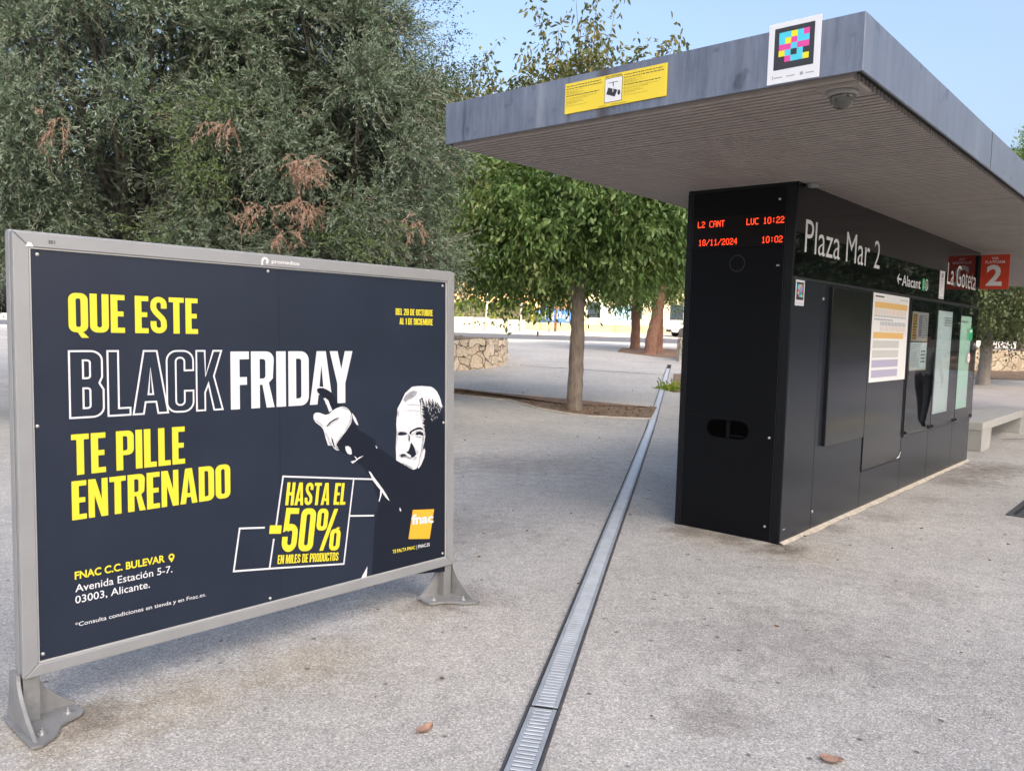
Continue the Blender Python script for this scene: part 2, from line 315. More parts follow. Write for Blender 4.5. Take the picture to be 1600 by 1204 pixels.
MT = dict(
    frame=M('grey_painted_metal', (.30, .31, .325), .42, .25, .5, .06, 5.0),
    frame_edge=M('pale_metal_edge', (.55, .55, .54), .35, .4),
    foot=M('cast_foot_metal', (.27, .275, .28), .5, .3, .5, .18, 9.0, .3, 40),
    bolt=M('steel_bolt', (.6, .6, .6), .35, .8),
    poster=M('poster_print_navy', (.016, .023, .043), .36, 0, .3, .1, 3.0, .10, 6),
    ink_black=M('poster_print_black', (.007, .011, .022), .38, 0, .3),
    ink_yellow=M('poster_print_yellow', (.74, .65, .035), .4),
    ink_white=M('poster_print_white', (.68, .70, .75), .4),
    ink_grey=M('poster_print_grey', (.30, .32, .36), .4, 0, .5, .5, 90.0),
    ink_pale=M('poster_print_pale_grey', (.44, .46, .50), .4, 0, .5, .45, 110.0),
    ink_orange=M('poster_print_orange', (.80, .42, .03), .4),
    white=M('white_print', (.78, .79, .80), .45),
    black=M('matt_black', (.012, .012, .014), .6),
    kiosk=M('black_satin_panel', (.005, .006, .008), .35, 0, .25, .12, 2.0),
    kiosk_end=M('black_matt_panel', (.004, .0045, .006), .5, 0, .12, .15, 2.0),
    kiosk_side=M('charcoal_satin_panel', (.015, .019, .027), .25, 0, .33),
    ringgrey=M('dull_ring', (.035, .035, .036), .6, 0, .2),
    seam=M('dark_seam', (.001, .001, .001), .9, 0, .03),
    trim=M('dark_grey_trim', (.06, .063, .07), .35, .6),
    blackglass=M('black_mirror_glass', (.005, .006, .007), .02, 0, .32),
    screen=M('dead_black_screen', (.010, .011, .014), .13, 0, .6),
    led_bg=M('display_window', (.009, .006, .006), .4, 0, .12),
    led=M('red_display_digits', (1.0, .055, .012), .5, emit=.75),
    zinc=zinc_mat('weathered_zinc'),
    slat=M('grey_brown_slat', (.325, .285, .255), .6, 0, .4, .10, 3.0, stretch=(1, 3, 1)),
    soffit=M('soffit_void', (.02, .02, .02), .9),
    yellow=M('yellow_sign_face', (.80, .62, .045), .42),
    print_dark=M('dark_print', (.03, .03, .035), .5),
    print_grey=M('grey_print', (.36, .37, .39), .5),
    print_olive=M('faint_print', (.42, .33, .04), .5),
    tag_white=M('plate_white', (.74, .76, .80), .35),
    tag_black=M('plate_black', (.035, .035, .042), .4),
    cyan=M('plate_cyan', (.08, .62, .80), .4), magenta=M('plate_magenta', (.74, .07, .36), .4), yel=M('plate_yellow', (.85, .75, .02), .4),
    red=M('red_sign_face', (.62, .055, .02), .4, 0, .5, .08, 3.0),
    amber=M('amber_print', (.72, .46, .16), .5), lilac=M('lilac_print', (.42, .40, .55), .5), pgrey=M('pale_grey_print', (.55, .55, .54), .5), peach=M('peach_print', (.75, .55, .42), .5),
    mint=M('backlit_mint_paper', (.60, .82, .70), .5, emit=.12), paper=M('backlit_bluish_paper', (.70, .78, .78), .5, emit=.10), green=M('green_badge', (.02, .45, .16), .35),
    pane=glass_pane_mat('display_glass'),
    mortar=M('pale_mortar', (.55, .50, .42), .9, 0, .2, .25, 14.0, .5, 60),
    concrete=M('smooth_concrete', (.40, .40, .385), .75, 0, .3, .12, 5.0, .15, 40),
    concrete_dark=M('weathered_concrete', (.3, .3, .295), .8, 0, .3, .2, 6.0, .3, 40),
    steel=M('galvanised_steel', (.40, .44, .49), .45, .35, .5, .16, 11.0),
    steel_bar=M('worn_galvanised_bar', (.58, .62, .67), .45, .5, .5, .12, 11.0),
    rim=M('channel_rim', (.10, .105, .115), .55, .5, .5, .25, 8.0),
    pit=M('channel_pit', (.012, .012, .013), .9),
    ground=ground_mat('aggregate_paving', (.438, .431, .418), .72, stains=STAINS),
    path=ground_mat('pale_paving', (.45, .44, .425), .5, .7),
    road=M('road_asphalt', (.10, .105, .12), .8, 0, .3, .15, 2.0),
    footway=M('pale_footway', (.42, .38, .35), .85, 0, .3, .1, 1.0),
    earth=M('leaf_litter_earth', (.185, .135, .095), .95, 0, .2, .55, 9.0, .9, 25),
    redearth=M('reddish_bare_earth', (.22, .145, .105), .95, 0, .2, .4, 3.0, .9, 20),
    kerb=M('pale_kerb', (.44, .41, .37), .85, 0, .3, .2, 8.0, .3, 40),
    joint=M('dark_joint', (.05, .045, .04), .9),
    stone=stone_wall_mat('limestone_rubble', [(.42, .34, .25), (.58, .48, .36), (.50, .42, .31), (.64, .55, .44)], 3.7),
    bark=bark_mat('grey_brown_bark', (.12, .095, .075), (.28, .235, .20)),
    barkdark=bark_mat('dark_olive_bark', (.045, .04, .034), (.12, .105, .088)),
    barkred=bark_mat('reddish_pine_bark', (.13, .062, .042), (.30, .17, .12)),
    barkpale=bark_mat('pale_bark', (.22, .19, .165), (.36, .33, .30)),
    twig=M('grey_twig', (.20, .17, .13), .8, var=.3, scale=6),
    olive=leaf_mat('olive_leaf', [(.025, .055, .022), (.06, .11, .05), (.14, .205, .12), (.27, .325, .235)], .15, .45, (.23, .28, .215), .9),
    oliveinner=leaf_mat('olive_inner_shade_leaf', [(.03, .042, .028), (.06, .08, .05)], .1, .6),  # darker olive leaf: the crown's inner shade is put into the colour
    olivegreen=leaf_mat('fresh_olive_leaf', [(.06, .10, .03), (.11, .16, .05), (.17, .22, .09)], .25, .5),
    dead=leaf_mat('dry_brown_leaf', [(.22, .13, .09), (.36, .235, .175), (.48, .36, .285)], .2, .8),
    hack=leaf_mat('broad_green_leaf', [(.05, .12, .032), (.12, .22, .06), (.23, .33, .12), (.40, .45, .20)], .36, .42, None, .8),
    hacktop=leaf_mat('thin_autumn_leaf', [(.07, .10, .03), (.12, .15, .055), (.20, .20, .08), (.34, .26, .05)], .35, .5, None, 1.5),
    dark=leaf_mat('dark_small_leaf', [(.02, .04, .016), (.045, .08, .03), (.08, .125, .05)], .2, .5),
    sunny=leaf_mat('yellow_green_leaf', [(.16, .20, .02), (.28, .30, .03), (.36, .34, .05)], .35, .5),
    hedge=leaf_mat('hedge_leaf', [(.10, .18, .02), (.24, .33, .04), (.38, .42, .07)], .45, .45),
    pine=leaf_mat('light_pine_needles', [(.06, .12, .025), (.12, .20, .05), (.18, .26, .07)], .3, .5),
    pale=leaf_mat('greyish_green_leaf', [(.08, .115, .045), (.15, .19, .08), (.25, .28, .14)], .3, .45),
    litter=leaf_mat('fallen_leaf', [(.09, .05, .03), (.17, .10, .05), (.28, .18, .09)], .1, .8),
    leafpink=M('dry_curled_leaf', (.33, .20, .145), .7, var=.3, scale=30),
    cream=M('cream_render', (.62, .50, .33), .85, 0, .3, .06, 2.0),
    ochre=M('ochre_render', (.66, .42, .2), .85, 0, .3, .06, 2.0),
    window=M('dark_window', (.03, .04, .05), .1, 0, .5),
    carwhite=M('white_car_paint', (.72, .73, .74), .22, 0, .5, coat=.6), carglass=M('car_glass', (.03, .05, .07), .05, 0, .6), tyre=M('tyre_rubber', (.02, .02, .02), .8), alloy=M('alloy_rim', (.5, .5, .52), .3, .9), lamp=M('clear_lamp', (.7, .75, .8), .1),
    blue=M('blue_panel', (.06, .17, .55), .5), skyblue=M('pale_blue_panel', (.36, .58, .70), .5), palewall=M('pale_blocker_cladding', (.40, .39, .37), .7, 0, .4, .06, .5),
    yellowline=M('yellow_tactile_paint', (.62, .48, .06), .7, var=.15, scale=5), rail=M('rail_steel', (.12, .11, .10), .4, .8), ballast=M('track_bed', (.46, .45, .44), .9, var=.3, scale=14),
    domewhite=M('camera_housing', (.22, .22, .215), .5), domeglass=M('smoked_dome', (.06, .06, .05), .12, 0, .6, coat=.5),
    skin=M('skin', (.5, .3, .22), .6), trouser=M('dark_trousers', (.03, .032, .04), .8), shirt=M('grey_shirt', (.2, .21, .22), .85), hair=M('dark_hair', (.03, .02, .015), .7),
    pole=M('pale_pole', (.5, .47, .42), .6),
)

# ------------------------------------------------------------------ lettering
_fc = bpy.data.curves.new('lettering', 'FONT'); _fc.fill_mode = 'FRONT'; _fc.resolution_u = 3
_fo = bpy.data.objects.new('lettering', _fc)
CAP = 0.682
def _txt(body, bold=0.0):
    _fc.body = body; _fc.offset = bold
    me = bpy.data.meshes.new_from_object(_fo)
    v = [(p.co.x, p.co.y) for p in me.vertices]; f = [tuple(p.vertices) for p in me.polygons]
    bpy.data.meshes.remove(me)
    return v, f
def text(body, x0, x1, base, cap, slope=0.0, shear=0.0, bold=0.0):
    """filled letters from x0 to x1, cap height cap on a baseline that rises by slope"""
    v, f = _txt(body, bold)
    a, b = min(p[0] for p in v), max(p[0] for p in v); k = (x1 - x0) / (b - a); q = cap / CAP
    return [(x0 + (x - a) * k + y * q * shear, base + y * q + (x - a) * k * slope) for x, y in v], f

def arc(cx, cy, rx, ry, a0, a1, n=7):
    return [(cx + rx * math.cos(R(a0 + (a1 - a0) * i / n)), cy + ry * math.sin(R(a0 + (a1 - a0) * i / n))) for i in range(n + 1)]
def rr(x0, y0, x1, y1, rx, ry, corners='1111'):
    """rounded rectangle, corners BL BR TR TL"""
    p = []
    p += arc(x0 + rx, y0 + ry, rx, ry, 180, 270) if corners[0] == '1' else [(x0, y0)]
    p += arc(x1 - rx, y0 + ry, rx, ry, 270, 360) if corners[1] == '1' else [(x1, y0)]
    p += arc(x1 - rx, y1 - ry, rx, ry, 0, 90) if corners[2] == '1' else [(x1, y1)]
    p += arc(x0 + rx, y1 - ry, rx, ry, 90, 180) if corners[3] == '1' else [(x0, y1)]
    return p
def ribbon(c, w):
    L, Rr = [], []
    for i, p in enumerate(c):
        a, b = c[max(i - 1, 0)], c[min(i + 1, len(c) - 1)]
        d = math.hypot(b[0] - a[0], b[1] - a[1]) or 1
        nx, ny = -(b[1] - a[1]) / d * w / 2, (b[0] - a[0]) / d * w / 2
        L.append((p[0] + nx, p[1] + ny)); Rr.append((p[0] - nx, p[1] - ny))
    return L + Rr[::-1]
S_, T_ = 0.165, 0.135
def glyph(ch):
    """(advance width, [contours]) of a heavy condensed capital, height 1"""
    s, t = S_, T_; w = 0.44; i = s
    ro, ri = 0.17, 0.05
    if ch == ' ': return 0.16, []
    if ch in 'O0': return w, [rr(0, 0, w, 1, ro, ro), rr(s, t, w - s, 1 - t, ri, ri)]
    if ch == 'Q': return w, [rr(0, 0, w, 1, ro, ro), rr(s, t, w - s, 1 - t, ri, ri), [(.2, -.001), (.33, -.001), (.46, -.14), (.29, -.14)]]
    if ch == 'D': return w, [rr(0, 0, w, 1, ro, ro, '0110'), rr(s, t, w - s, 1 - t, ri, ri, '0110')]
    if ch == 'B': return w, [[(0, 0)] + arc(w - .15, .15, .15, .15, 270, 360) + [(w, .42), (w - .05, .515), (w - .015, .6)] + arc(w - .165, .85, .15, .15, 0, 90) + [(0, 1)], rr(s, t, w - s, .455, ri, ri, '0110'), rr(s, .575, w - s, 1 - t, ri, ri, '0110')]
    if ch == 'P': return w - .01, [[(0, 0), (s, 0), (s, .38)] + arc(w - .16, .53, .15, .15, 270, 360) + arc(w - .16, .85, .15, .15, 0, 90) + [(0, 1)], rr(s, .5, w - s, 1 - t, ri, ri, '0110')]
    if ch == 'R': return w, [[(0, 0), (s, 0), (s, .41), (s + .05, .41), (w - s + .02, 0), (w + .01, 0), (w - .1, .44), (w - .02, .52)] + arc(w - .15, .85, .15, .15, 0, 90) + [(0, 1)], rr(s, .52, w - s, 1 - t, ri, ri, '0110')]
    if ch == 'A': return w + .04, [[(0, 0), (.155, 0), (.18, .18), (.30, .18), (.325, 0), (.48, 0), (.335, 1), (.145, 1)], [(.196, .3), (.24, .74), (.284, .3)]]
    if ch == 'E': return .34, [[(0, 0), (.34, 0), (.34, t), (s, t), (s, .435), (.31, .435), (.31, .565), (s, .565), (s, 1 - t), (.34, 1 - t), (.34, 1), (0, 1)]]
    if ch == 'F': return .33, [[(0, 0), (s, 0), (s, .42), (.30, .42), (.30, .555), (s, .555), (s, 1 - t), (.34, 1 - t), (.34, 1), (0, 1)]]
    if ch == 'L': return .32, [[(0, 0), (.32, 0), (.32, t), (s, t), (s, 1), (0, 1)]]
    if ch == 'I': return s, [[(0, 0), (s, 0), (s, 1), (0, 1)]]
    if ch == 'T': return .40, [[(.2 - s / 2, 0), (.2 + s / 2, 0), (.2 + s / 2, 1 - t), (.4, 1 - t), (.4, 1), (0, 1), (0, 1 - t), (.2 - s / 2, 1 - t)]]
    if ch == 'H': return w, [[(0, 0), (s, 0), (s, .43), (w - s, .43), (w - s, 0), (w, 0), (w, 1), (w - s, 1), (w - s, .57), (s, .57), (s, 1), (0, 1)]]
    if ch == 'N': return w + .02, [[(0, 0), (.145, 0), (.145, .58), (.30, 0), (.46, 0), (.46, 1), (.315, 1), (.315, .45), (.17, 1), (0, 1)]]
    if ch == 'M': return .6, [[(0, 0), (.14, 0), (.14, .62), (.245, 0), (.355, 0), (.46, .62), (.46, 0), (.6, 0), (.6, 1), (.4, 1), (.3, .42), (.2, 1), (0, 1)]]
    if ch == 'K': return w, [[(0, 0), (s, 0), (s, .30), (.205, .40), (.29, 0), (.465, 0), (.315, .57), (.45, 1), (.285, 1), (s, .60), (s, 1), (0, 1)]]
    if ch == 'Y': return w, [[(.22 - s / 2, 0), (.22 + s / 2, 0), (.22 + s / 2, .38), (.455, 1), (.295, 1), (.22, .66), (.145, 1), (-.015, 1), (.22 - s / 2, .38)]]
    if ch == 'U': return w, [[(0, 1)] + arc(ro, ro, ro, ro, 180, 270) + arc(w - ro, ro, ro, ro, 270, 360) + [(w, 1), (w - s, 1)] + [(w - s, t + ri)] + arc(w - s - ri, t + ri, ri, ri, 0, -90, 4) + arc(s + ri, t + ri, ri, ri, 270, 180, 4) + [(s, 1)]]
    if ch == 'C': return w, [[(w, .66)] + arc(w - ro, 1 - ro, ro, ro, 0, 90) + arc(ro, 1 - ro, ro, ro, 90, 180) + arc(ro, ro, ro, ro, 180, 270) + arc(w - ro, ro, ro, ro, 270, 360) + [(w, .36), (w - s, .36)] + arc(w - s - ri, t + ri, ri, ri, 0, -90, 4) + arc(s + ri, t + ri, ri, ri, 270, 180, 4) + arc(s + ri, 1 - t - ri, ri, ri, 180, 90, 4) + arc(w - s - ri, 1 - t - ri, ri, ri, 90, 0, 4) + [(w - s, .66)]]
    if ch == 'S':
        c = [(w - s / 2 - .005, .68), (w - s / 2 - .005, .78)] + arc(w / 2, .80, w / 2 - s / 2 - .005, 1 - .80 - T_ / 2 - .01, 0, 180, 10) + [(s / 2, .72), (s / 2 + .012, .66), (s / 2 + .06, .58), (w / 2, .5), (w - s / 2 - .06, .42), (w - s / 2 - .012, .34)] + arc(w / 2, .20, w / 2 - s / 2 - .005, .20 - T_ / 2 - .01, 0, -180, 10) + [(s / 2, .22), (s / 2, .33)]
        return w, [ribbon(c, .152)]
    if ch == '1': return .24, [[(.24 - s, 0), (.24, 0), (.24, 1), (.12, 1), (0, .84), (0, .72), (.24 - s, .8)]]
    if ch == '2':
        c = [(s / 2, .66), (s / 2, .76)] + arc(w / 2, .79, w / 2 - s / 2, .21 - T_ / 2, 180, 0, 10) + [(w - s / 2 - .01, .68), (w - s / 2 - .05, .55), (w / 2 - .02, .33), (.09, .17)]
        return w, [ribbon(c, .155), [(0, 0), (w, 0), (w, t), (.02, t)]]
    if ch == '5':
        c = [(s / 2, .34), (s / 2, .24)] + arc(w / 2, .21, w / 2 - s / 2, .21 - T_ / 2, 180, 360, 10) + [(w - s / 2, .42)] + arc(w / 2, .44, w / 2 - s / 2, .12, 0, 150, 8)
        return w, [ribbon(c, .155), [(.01, .44), (.155, .5), (.165, 1 - t), (w - .03, 1 - t), (w - .03, 1), (.035, 1)]]
    if ch == '8': return w, [rr(0, 0, w, 1, ro, ro), rr(s, t, w - s, .44, ri, ri), rr(s, .56, w - s, 1 - t, ri, ri)]
    if ch == '%': return .78, [rr(0, .48, .33, 1, .13, .13), rr(.125, .58, .205, .9, .03, .03), rr(.45, 0, .78, .52, .13, .13), rr(.575, .1, .655, .42, .03, .03), [(.16, 0), (.28, 0), (.62, 1), (.5, 1)]]
    if ch == '-': return .3, [[(0, .38), (.3, .38), (.3, .55), (0, .55)]]
    if ch == '*':
        p = []
        for k in range(12): a = R(90 + 30 * k); q = .2 if k % 2 == 0 else .07; p.append((.2 + q * math.cos(a), .8 + q * math.sin(a)))
        return .4, [p]
    return .3, []
def fill(contours):
    cu = bpy.data.curves.new('shape', 'CURVE'); cu.dimensions = '2D'; cu.fill_mode = 'BOTH'
    for c in contours:
        s = cu.splines.new('POLY'); s.points.add(len(c) - 1)
        for p, q in zip(s.points, c): p.co = (q[0], q[1], 0, 1)
        s.use_cyclic_u = True
    o = bpy.data.objects.new('shape', cu); me = bpy.data.meshes.new_from_object(o)
    v = [(p.co.x, p.co.y) for p in me.vertices]; f = [tuple(p.vertices) for p in me.polygons]
    bpy.data.objects.remove(o); bpy.data.curves.remove(cu); bpy.data.meshes.remove(me)
    return v, f
def outline(c, w):
    """closed contour as a ring of quads, its inner edge w inside"""
    n = len(c); v, f = [], []
    area = sum(c[i][0] * c[(i + 1) % n][1] - c[(i + 1) % n][0] * c[i][1] for i in range(n))
    sg = 1 if area > 0 else -1
    for i in range(n):
        a, p, b = Vector(c[i - 1]), Vector(c[i]), Vector(c[(i + 1) % n])
        d1 = (p - a).normalized() if (p - a).length > 1e-6 else (b - p).normalized()
        d2 = (b - p).normalized() if (b - p).length > 1e-6 else d1
        n1, n2 = Vector((-d1.y, d1.x)), Vector((-d2.y, d2.x)); mt = n1 + n2
        mt = mt / max(0.35, mt.length_squared) * 2 if mt.length > 1e-4 else n1
        v += [tuple(p), tuple(p + mt * w * sg)]
    for i in range(n):
        j = (i + 1) % n; f.append((2 * i, 2 * j, 2 * j + 1, 2 * i + 1))
    return v, f
def headline(s, x0, x1, base, cap, top_shear=0.0, slope=0.0, gap=.045):
    """list of (contours in place) for each heavy glyph"""
    adv, out = 0.0, []
    for ch in s:
        w, cs = glyph(ch); out.append((adv, cs)); adv += w + gap
    k = (x1 - x0) / (adv - gap)
    return [[[(x0 + (a + x) * k + y * cap * top_shear, base + y * cap + (a + x) * k * slope) for x, y in c] for c in cs] for a, cs in out if cs]

# ------------------------------------------------------------------ setting
BYAW, KYAW = 0.8368, 0.8582
K0 = Vector((2.0756, 6.1367, 0))
LK = Vector((math.cos(KYAW), math.sin(KYAW), 0)); NK = Vector((LK.y, -LK.x, 0))
def K(l, n, z=0.0): return K0 + LK * l + NK * n + Vector((0, 0, z))

g = MB()
ys = [-120, -30, -5, 5, 13, 15, 18, 22, 26, 30, 35, 40, 45, 50, 55, 60, 64, 68, 80, 120, 250, 400]
xs = [-400, -60, -20, -8, -3, 0, 3, 8, 14, 20, 30, 60, 400]
for j, y in enumerate(ys):
    for x in xs: g.v.append((x, y, zg(y)))
for j in range(len(ys) - 1):
    for i in range(len(xs) - 1):
        a = j * len(xs) + i; g.f.append((a, a + 1, a + len(xs) + 1, a + len(xs))); g.m.append(0)
tag(g.build('ground', MT['ground'], smooth=True), kind='structure')

def sheet(name, pts, mat, lift=0.004, kind='structure', label=None, step=1.0):
    """a sheet that follows the terrain just above the ground; pts are convex outlines of (x, y)"""
    lo, hi = min(p[1] for p in pts), max(p[1] for p in pts)
    cuts = [lo] + [y for y in ys if lo + 1e-3 < y < hi - 1e-3] + [hi]
    def span(y):
        q = []
        for i in range(len(pts)):
            (x0, y0), (x1, y1) = pts[i], pts[(i + 1) % len(pts)]
            if (y0 - y) * (y1 - y) <= 0 and abs(y1 - y0) > 1e-9:
                q.append(x0 + (x1 - x0) * (y - y0) / (y1 - y0))
            elif abs(y1 - y) < 1e-9 and abs(y0 - y) < 1e-9: q += [x0, x1]
        return min(q), max(q)
    cuts = sorted(set(cuts + [p[1] for p in pts]))
    b = MB()
    for y0, y1 in zip(cuts, cuts[1:]):
        (a0, b0), (a1, b1) = span(y0 + 1e-6), span(y1 - 1e-6)
        b.poly([(a0, y0, zg(y0) + lift), (b0, y0, zg(y0) + lift), (b1, y1, zg(y1) + lift), (a1, y1, zg(y1) + lift)])
    o = b.build(name, mat, smooth=False)
    return tag(o, label, kind=kind)

# far road, the sunlit footway beyond it, paler path beyond the tree bed
sheet('road', [(-90, 47), (90, 47), (90, 58.5), (-90, 58.5)], MT['road'], .006)
sheet('footway', [(-90, 58.7), (90, 58.7), (90, 66), (-90, 66)], MT['footway'], .06)
kb = MB(); kb.box(-90, 90, 58.5, 58.7, zg(58.6) - .05, zg(58.6) + .075)
tag(kb.build('kerb', MT['kerb']), kind='structure')
sheet('path', [(2.9, 15.95), (4.2, 17.5), (4.6, 22), (5.6, 28), (5.6, 47), (-14, 47), (-6, 32), (.4, 30.5), (-.2, 18.4)], MT['path'], .004)
sheet('pavement', [(8.2, 14.6), (30, 14.6), (30, 23.0), (11.0, 23.0)], MT['footway'], .004)

# dark expansion joints across the paving
def strip(name, a, b, w, mat, lift):
    a, b = Vector(a), Vector(b); d = (b - a).normalized(); n = Vector((-d.y, d.x)) * w / 2
    k = max(2, int((b - a).length / .5)); m = MB(); rng = random.Random(len(name) * 7 + int(a.x * 10))
    pts = [a + (b - a) * i / k + n * rng.uniform(-1.2, 1.2) for i in range(k + 1)]
    for p, q in zip(pts, pts[1:]):
        m.poly([(p.x - n.x, p.y - n.y, zg(p.y) + lift), (q.x - n.x, q.y - n.y, zg(q.y) + lift), (q.x + n.x, q.y + n.y, zg(q.y) + lift), (p.x + n.x, p.y + n.y, zg(p.y) + lift)])
    return tag(m.build(name, mat), kind='structure')
strip('ground_joint', (.38, 25.3), (4.5, 23.5), .07, MT['joint'], .010)
strip('ground_joint', (8.0, 13.2), (11.0, 13.9), .03, MT['joint'], .009)
strip('ground_joint', (10.0, 17.4), (11.8, 17.7), .04, MT['joint'], .012)

# tree bed: sunken leaf litter with a pale stone edge on the near side
BED = [(-4.3, 18.75), (-3.2, 18.1), (-1.25, 17.3), (0, 16.55), (.55, 15.45), (1.0, 14.9), (1.4, 14.6), (2.0, 14.47), (2.5, 14.47), (2.85, 15.95), (1.15, 15.98), (-.1, 16.95), (-1.1, 17.6), (-3.0, 18.55), (-4.2, 19.0)]
e = MB()
edge = [(-4.5, 18.6), (-3.2, 18.0), (-1.25, 17.25), (0, 16.5), (.55, 15.4), (1.0, 14.85), (1.4, 14.55), (2.0, 14.42), (2.5, 14.42)]
e.tube([(x, y, zg(y) + .005) for x, y in edge], .028, 6)
tag(e.build('bed_edge', MT['kerb']), kind='structure')
e = MB()
e.prism([(-4.2, 18.95, zg(18.9) - .05), (-4.2, 18.95, zg(18.9) + .12), (-1.1, 17.55, zg(17.5) + .10), (-.1, 16.9, zg(16.9) + .07), (1.1, 15.98, zg(16) + .035), (2.85, 15.95, zg(15.95) + .03), (2.85, 15.95, zg(15.95) - .05)], (0.03, .12, 0))
tag(e.build('path_edge', MT['redearth']), kind='structure')
sheet('earth_patch', [(3.72, 18.9), (5.2, 19.0), (5.6, 24), (4.75, 24)], MT['earth'], .010)
sheet('bare_earth', [(4.3, 33.6), (5.5, 31.2), (7.5, 30.5), (9.5, 36), (7, 38.5), (5.0, 37.6)], MT['redearth'], .012)

m = MB(); m.flat(fill([BED]), lambda u, v: (u, v, zg(v) + .024)); tag(m.build('tree_bed', MT['earth']), kind='structure')
# platform edge, track bed and rails on the tram side
s_ = MB(); s_.poly([K(-12, 2.62, .004), K(60, 2.62, .004), K(60, 2.82, .004), K(-12, 2.82, .004)][::-1])
tag(s_.build('tactile_strip', MT['yellowline']), kind='structure')
s_ = MB(); s_.poly([K(-12, 3.15, .003), K(60, 3.15, .003), K(60, 9.2, .003), K(-12, 9.2, .003)][::-1])
tag(s_.build('track_bed', MT['ballast']), kind='structure')
for n_ in (3.5, 4.94, 6.4, 7.84):
    s_ = MB(); a_, b_ = K(-12, n_, .01), K(60, n_, .01); s_.tube([a_, b_], .045, 4)
    tag(s_.build('rail', MT['rail']), kind='structure')

# ------------------------------------------------------------------ drain channel with lift-out covers
D0, D1 = Vector((.072, 2.845)), Vector((3.33, 18.22))
DD = (D1 - D0).normalized(); DN = Vector((DD.y, -DD.x)); DANG = math.atan2(DD.y, DD.x)
D0 = D0 - DD * 1.75
def dpt(s, w, z): p = D0 + DD * s + DN * w; return (p.x, p.y, zg(p.y) + z)
m = MB(); st = [0, 10, 11.6, 12.2, 13.2, 15, 17.5, 20, 23, 27]
for a, b in zip(st, st[1:]):
    m.poly([dpt(a, -.058, .0045), dpt(a, .058, .0045), dpt(b, .058, .0045), dpt(b, -.058, .0045)][::-1], 1)
    for w0, w1, z in ((-.071, -.060, .013), (.060, .071, .013)):
        m.poly([dpt(a, w0, z), dpt(a, w1, z), dpt(b, w1, z), dpt(b, w0, z)][::-1], 0)
        m.poly([dpt(a, w0, z), dpt(b, w0, z), dpt(b, w0, -.02), dpt(a, w0, -.02)], 0)
        m.poly([dpt(a, w1, z), dpt(b, w1, z), dpt(b, w1, -.02), dpt(a, w1, -.02)], 0)
tag(m.build('drain_channel', [MT['rim'], MT['pit']]), kind='structure')
c = MB(); L_ = .9965
c.prism([(0, -.0565, .006), (L_, -.0565, .006), (L_, -.038, .006), (0, -.038, .006)], (0, 0, .006))
c.prism([(0, .038, .006), (L_, .038, .006), (L_, .0565, .006), (0, .0565, .006)], (0, 0, .006))
k = 0; x_ = .004
while x_ < L_ - .02:
    wide = .021 if k % 11 else .026
    c.box(x_, x_ + wide, -.0380, .0380, .0055, .0115, 1); x_ += wide + .0088; k += 1
cover_me = c.build('drain_cover', [MT['steel'], MT['steel_bar']], None, bevel=.002, seg=1)
cover_me.data.validate()
joints = 1.75 + .50
for i in range(25):
    s0 = joints - 2 + i * 1.0
    if s0 > 25.5: break
    o = cover_me if i == 0 else cover_me.copy()
    if i: COL.objects.link(o)
    p = D0 + DD * s0; q = D0 + DD * (s0 + .99)
    za, zb = zg(p.y), zg(q.y)
    jit = random.Random(i + 3).uniform(-.0015, .0015)
    o.location = (p.x + DN.x * jit, p.y + DN.y * jit, za + .0005); o.rotation_euler = (0, -math.atan2(zb - za, .99), DANG)
    if i == 1: o.scale.x = .984                                    # a worn, gaping joint
    tag(o, 'galvanised slotted drain cover set in the long channel crossing the paving', 'drain cover', 'slotted drain covers along the channel')
tag(cover_me, 'galvanised slotted drain cover set in the long channel crossing the paving')

# square grate by the right edge
t = thing('ground_grate', 'small dark iron grate set flush in the paving at the right edge', 'grate', K(2.62, 1.06), KYAW)
m = MB()
m.box(0, 1.0, -.5, -.46, .002, .012); m.box(0, 1.0, -.04, 0, .002, .012); m.box(0, .04, -.458, -.042, .002, .012); m.box(.96, 1.0, -.458, -.042, .002, .012)
m.build('grate_frame', MT['rim'], t)
m = MB()
for i in range(9):
    for j in range(3): m.box(.06 + i * .1, .13 + i * .1, -.445 + j * .135, -.345 + j * .135, .003, .010)
m.build('bars', MT['rim'], t)
m = MB(); m.box(.041, .959, -.457, -.043, .0025, .0045); m.build('pit', MT['pit'], t)

# ------------------------------------------------------------------ traced print of the poster portrait (board coordinates)
FACE=[(1.911,1.009),(1.861,0.976),(1.829,0.925),(1.806,0.893),(1.806,0.868),(1.8,0.842),(1.797,0.804),(1.8,0.774),(1.798,0.743),(1.794,0.683),(1.797,0.61),(1.826,0.594),(1.861,0.576),(1.891,0.558),(1.921,0.544),(1.942,0.547),(1.957,0.566),(1.975,0.592),(1.988,0.626),(1.993,0.665),(2.003,0.695),(2.008,0.726),(2.003,0.743),(1.996,0.771),(1.988,0.783),(1.985,0.822),(1.982,0.854),(1.977,0.893),(1.964,0.933),(1.987,0.947),(2.019,0.949),(2.055,0.94),(2.087,0.923),(2.114,0.902),(2.133,0.875),(2.135,0.901),(2.128,0.925),(2.117,0.948),(2.098,0.976),(2.074,0.995),(2.05,1.005),(2.013,1.008),(1.982,1.011),(1.946,1.011)]
JAW=[(2.001,0.658),(2.01,0.643),(2.002,0.605),(1.978,0.564),(1.96,0.546),(1.952,0.553),(1.97,0.58),(1.985,0.614),(1.993,0.645)]
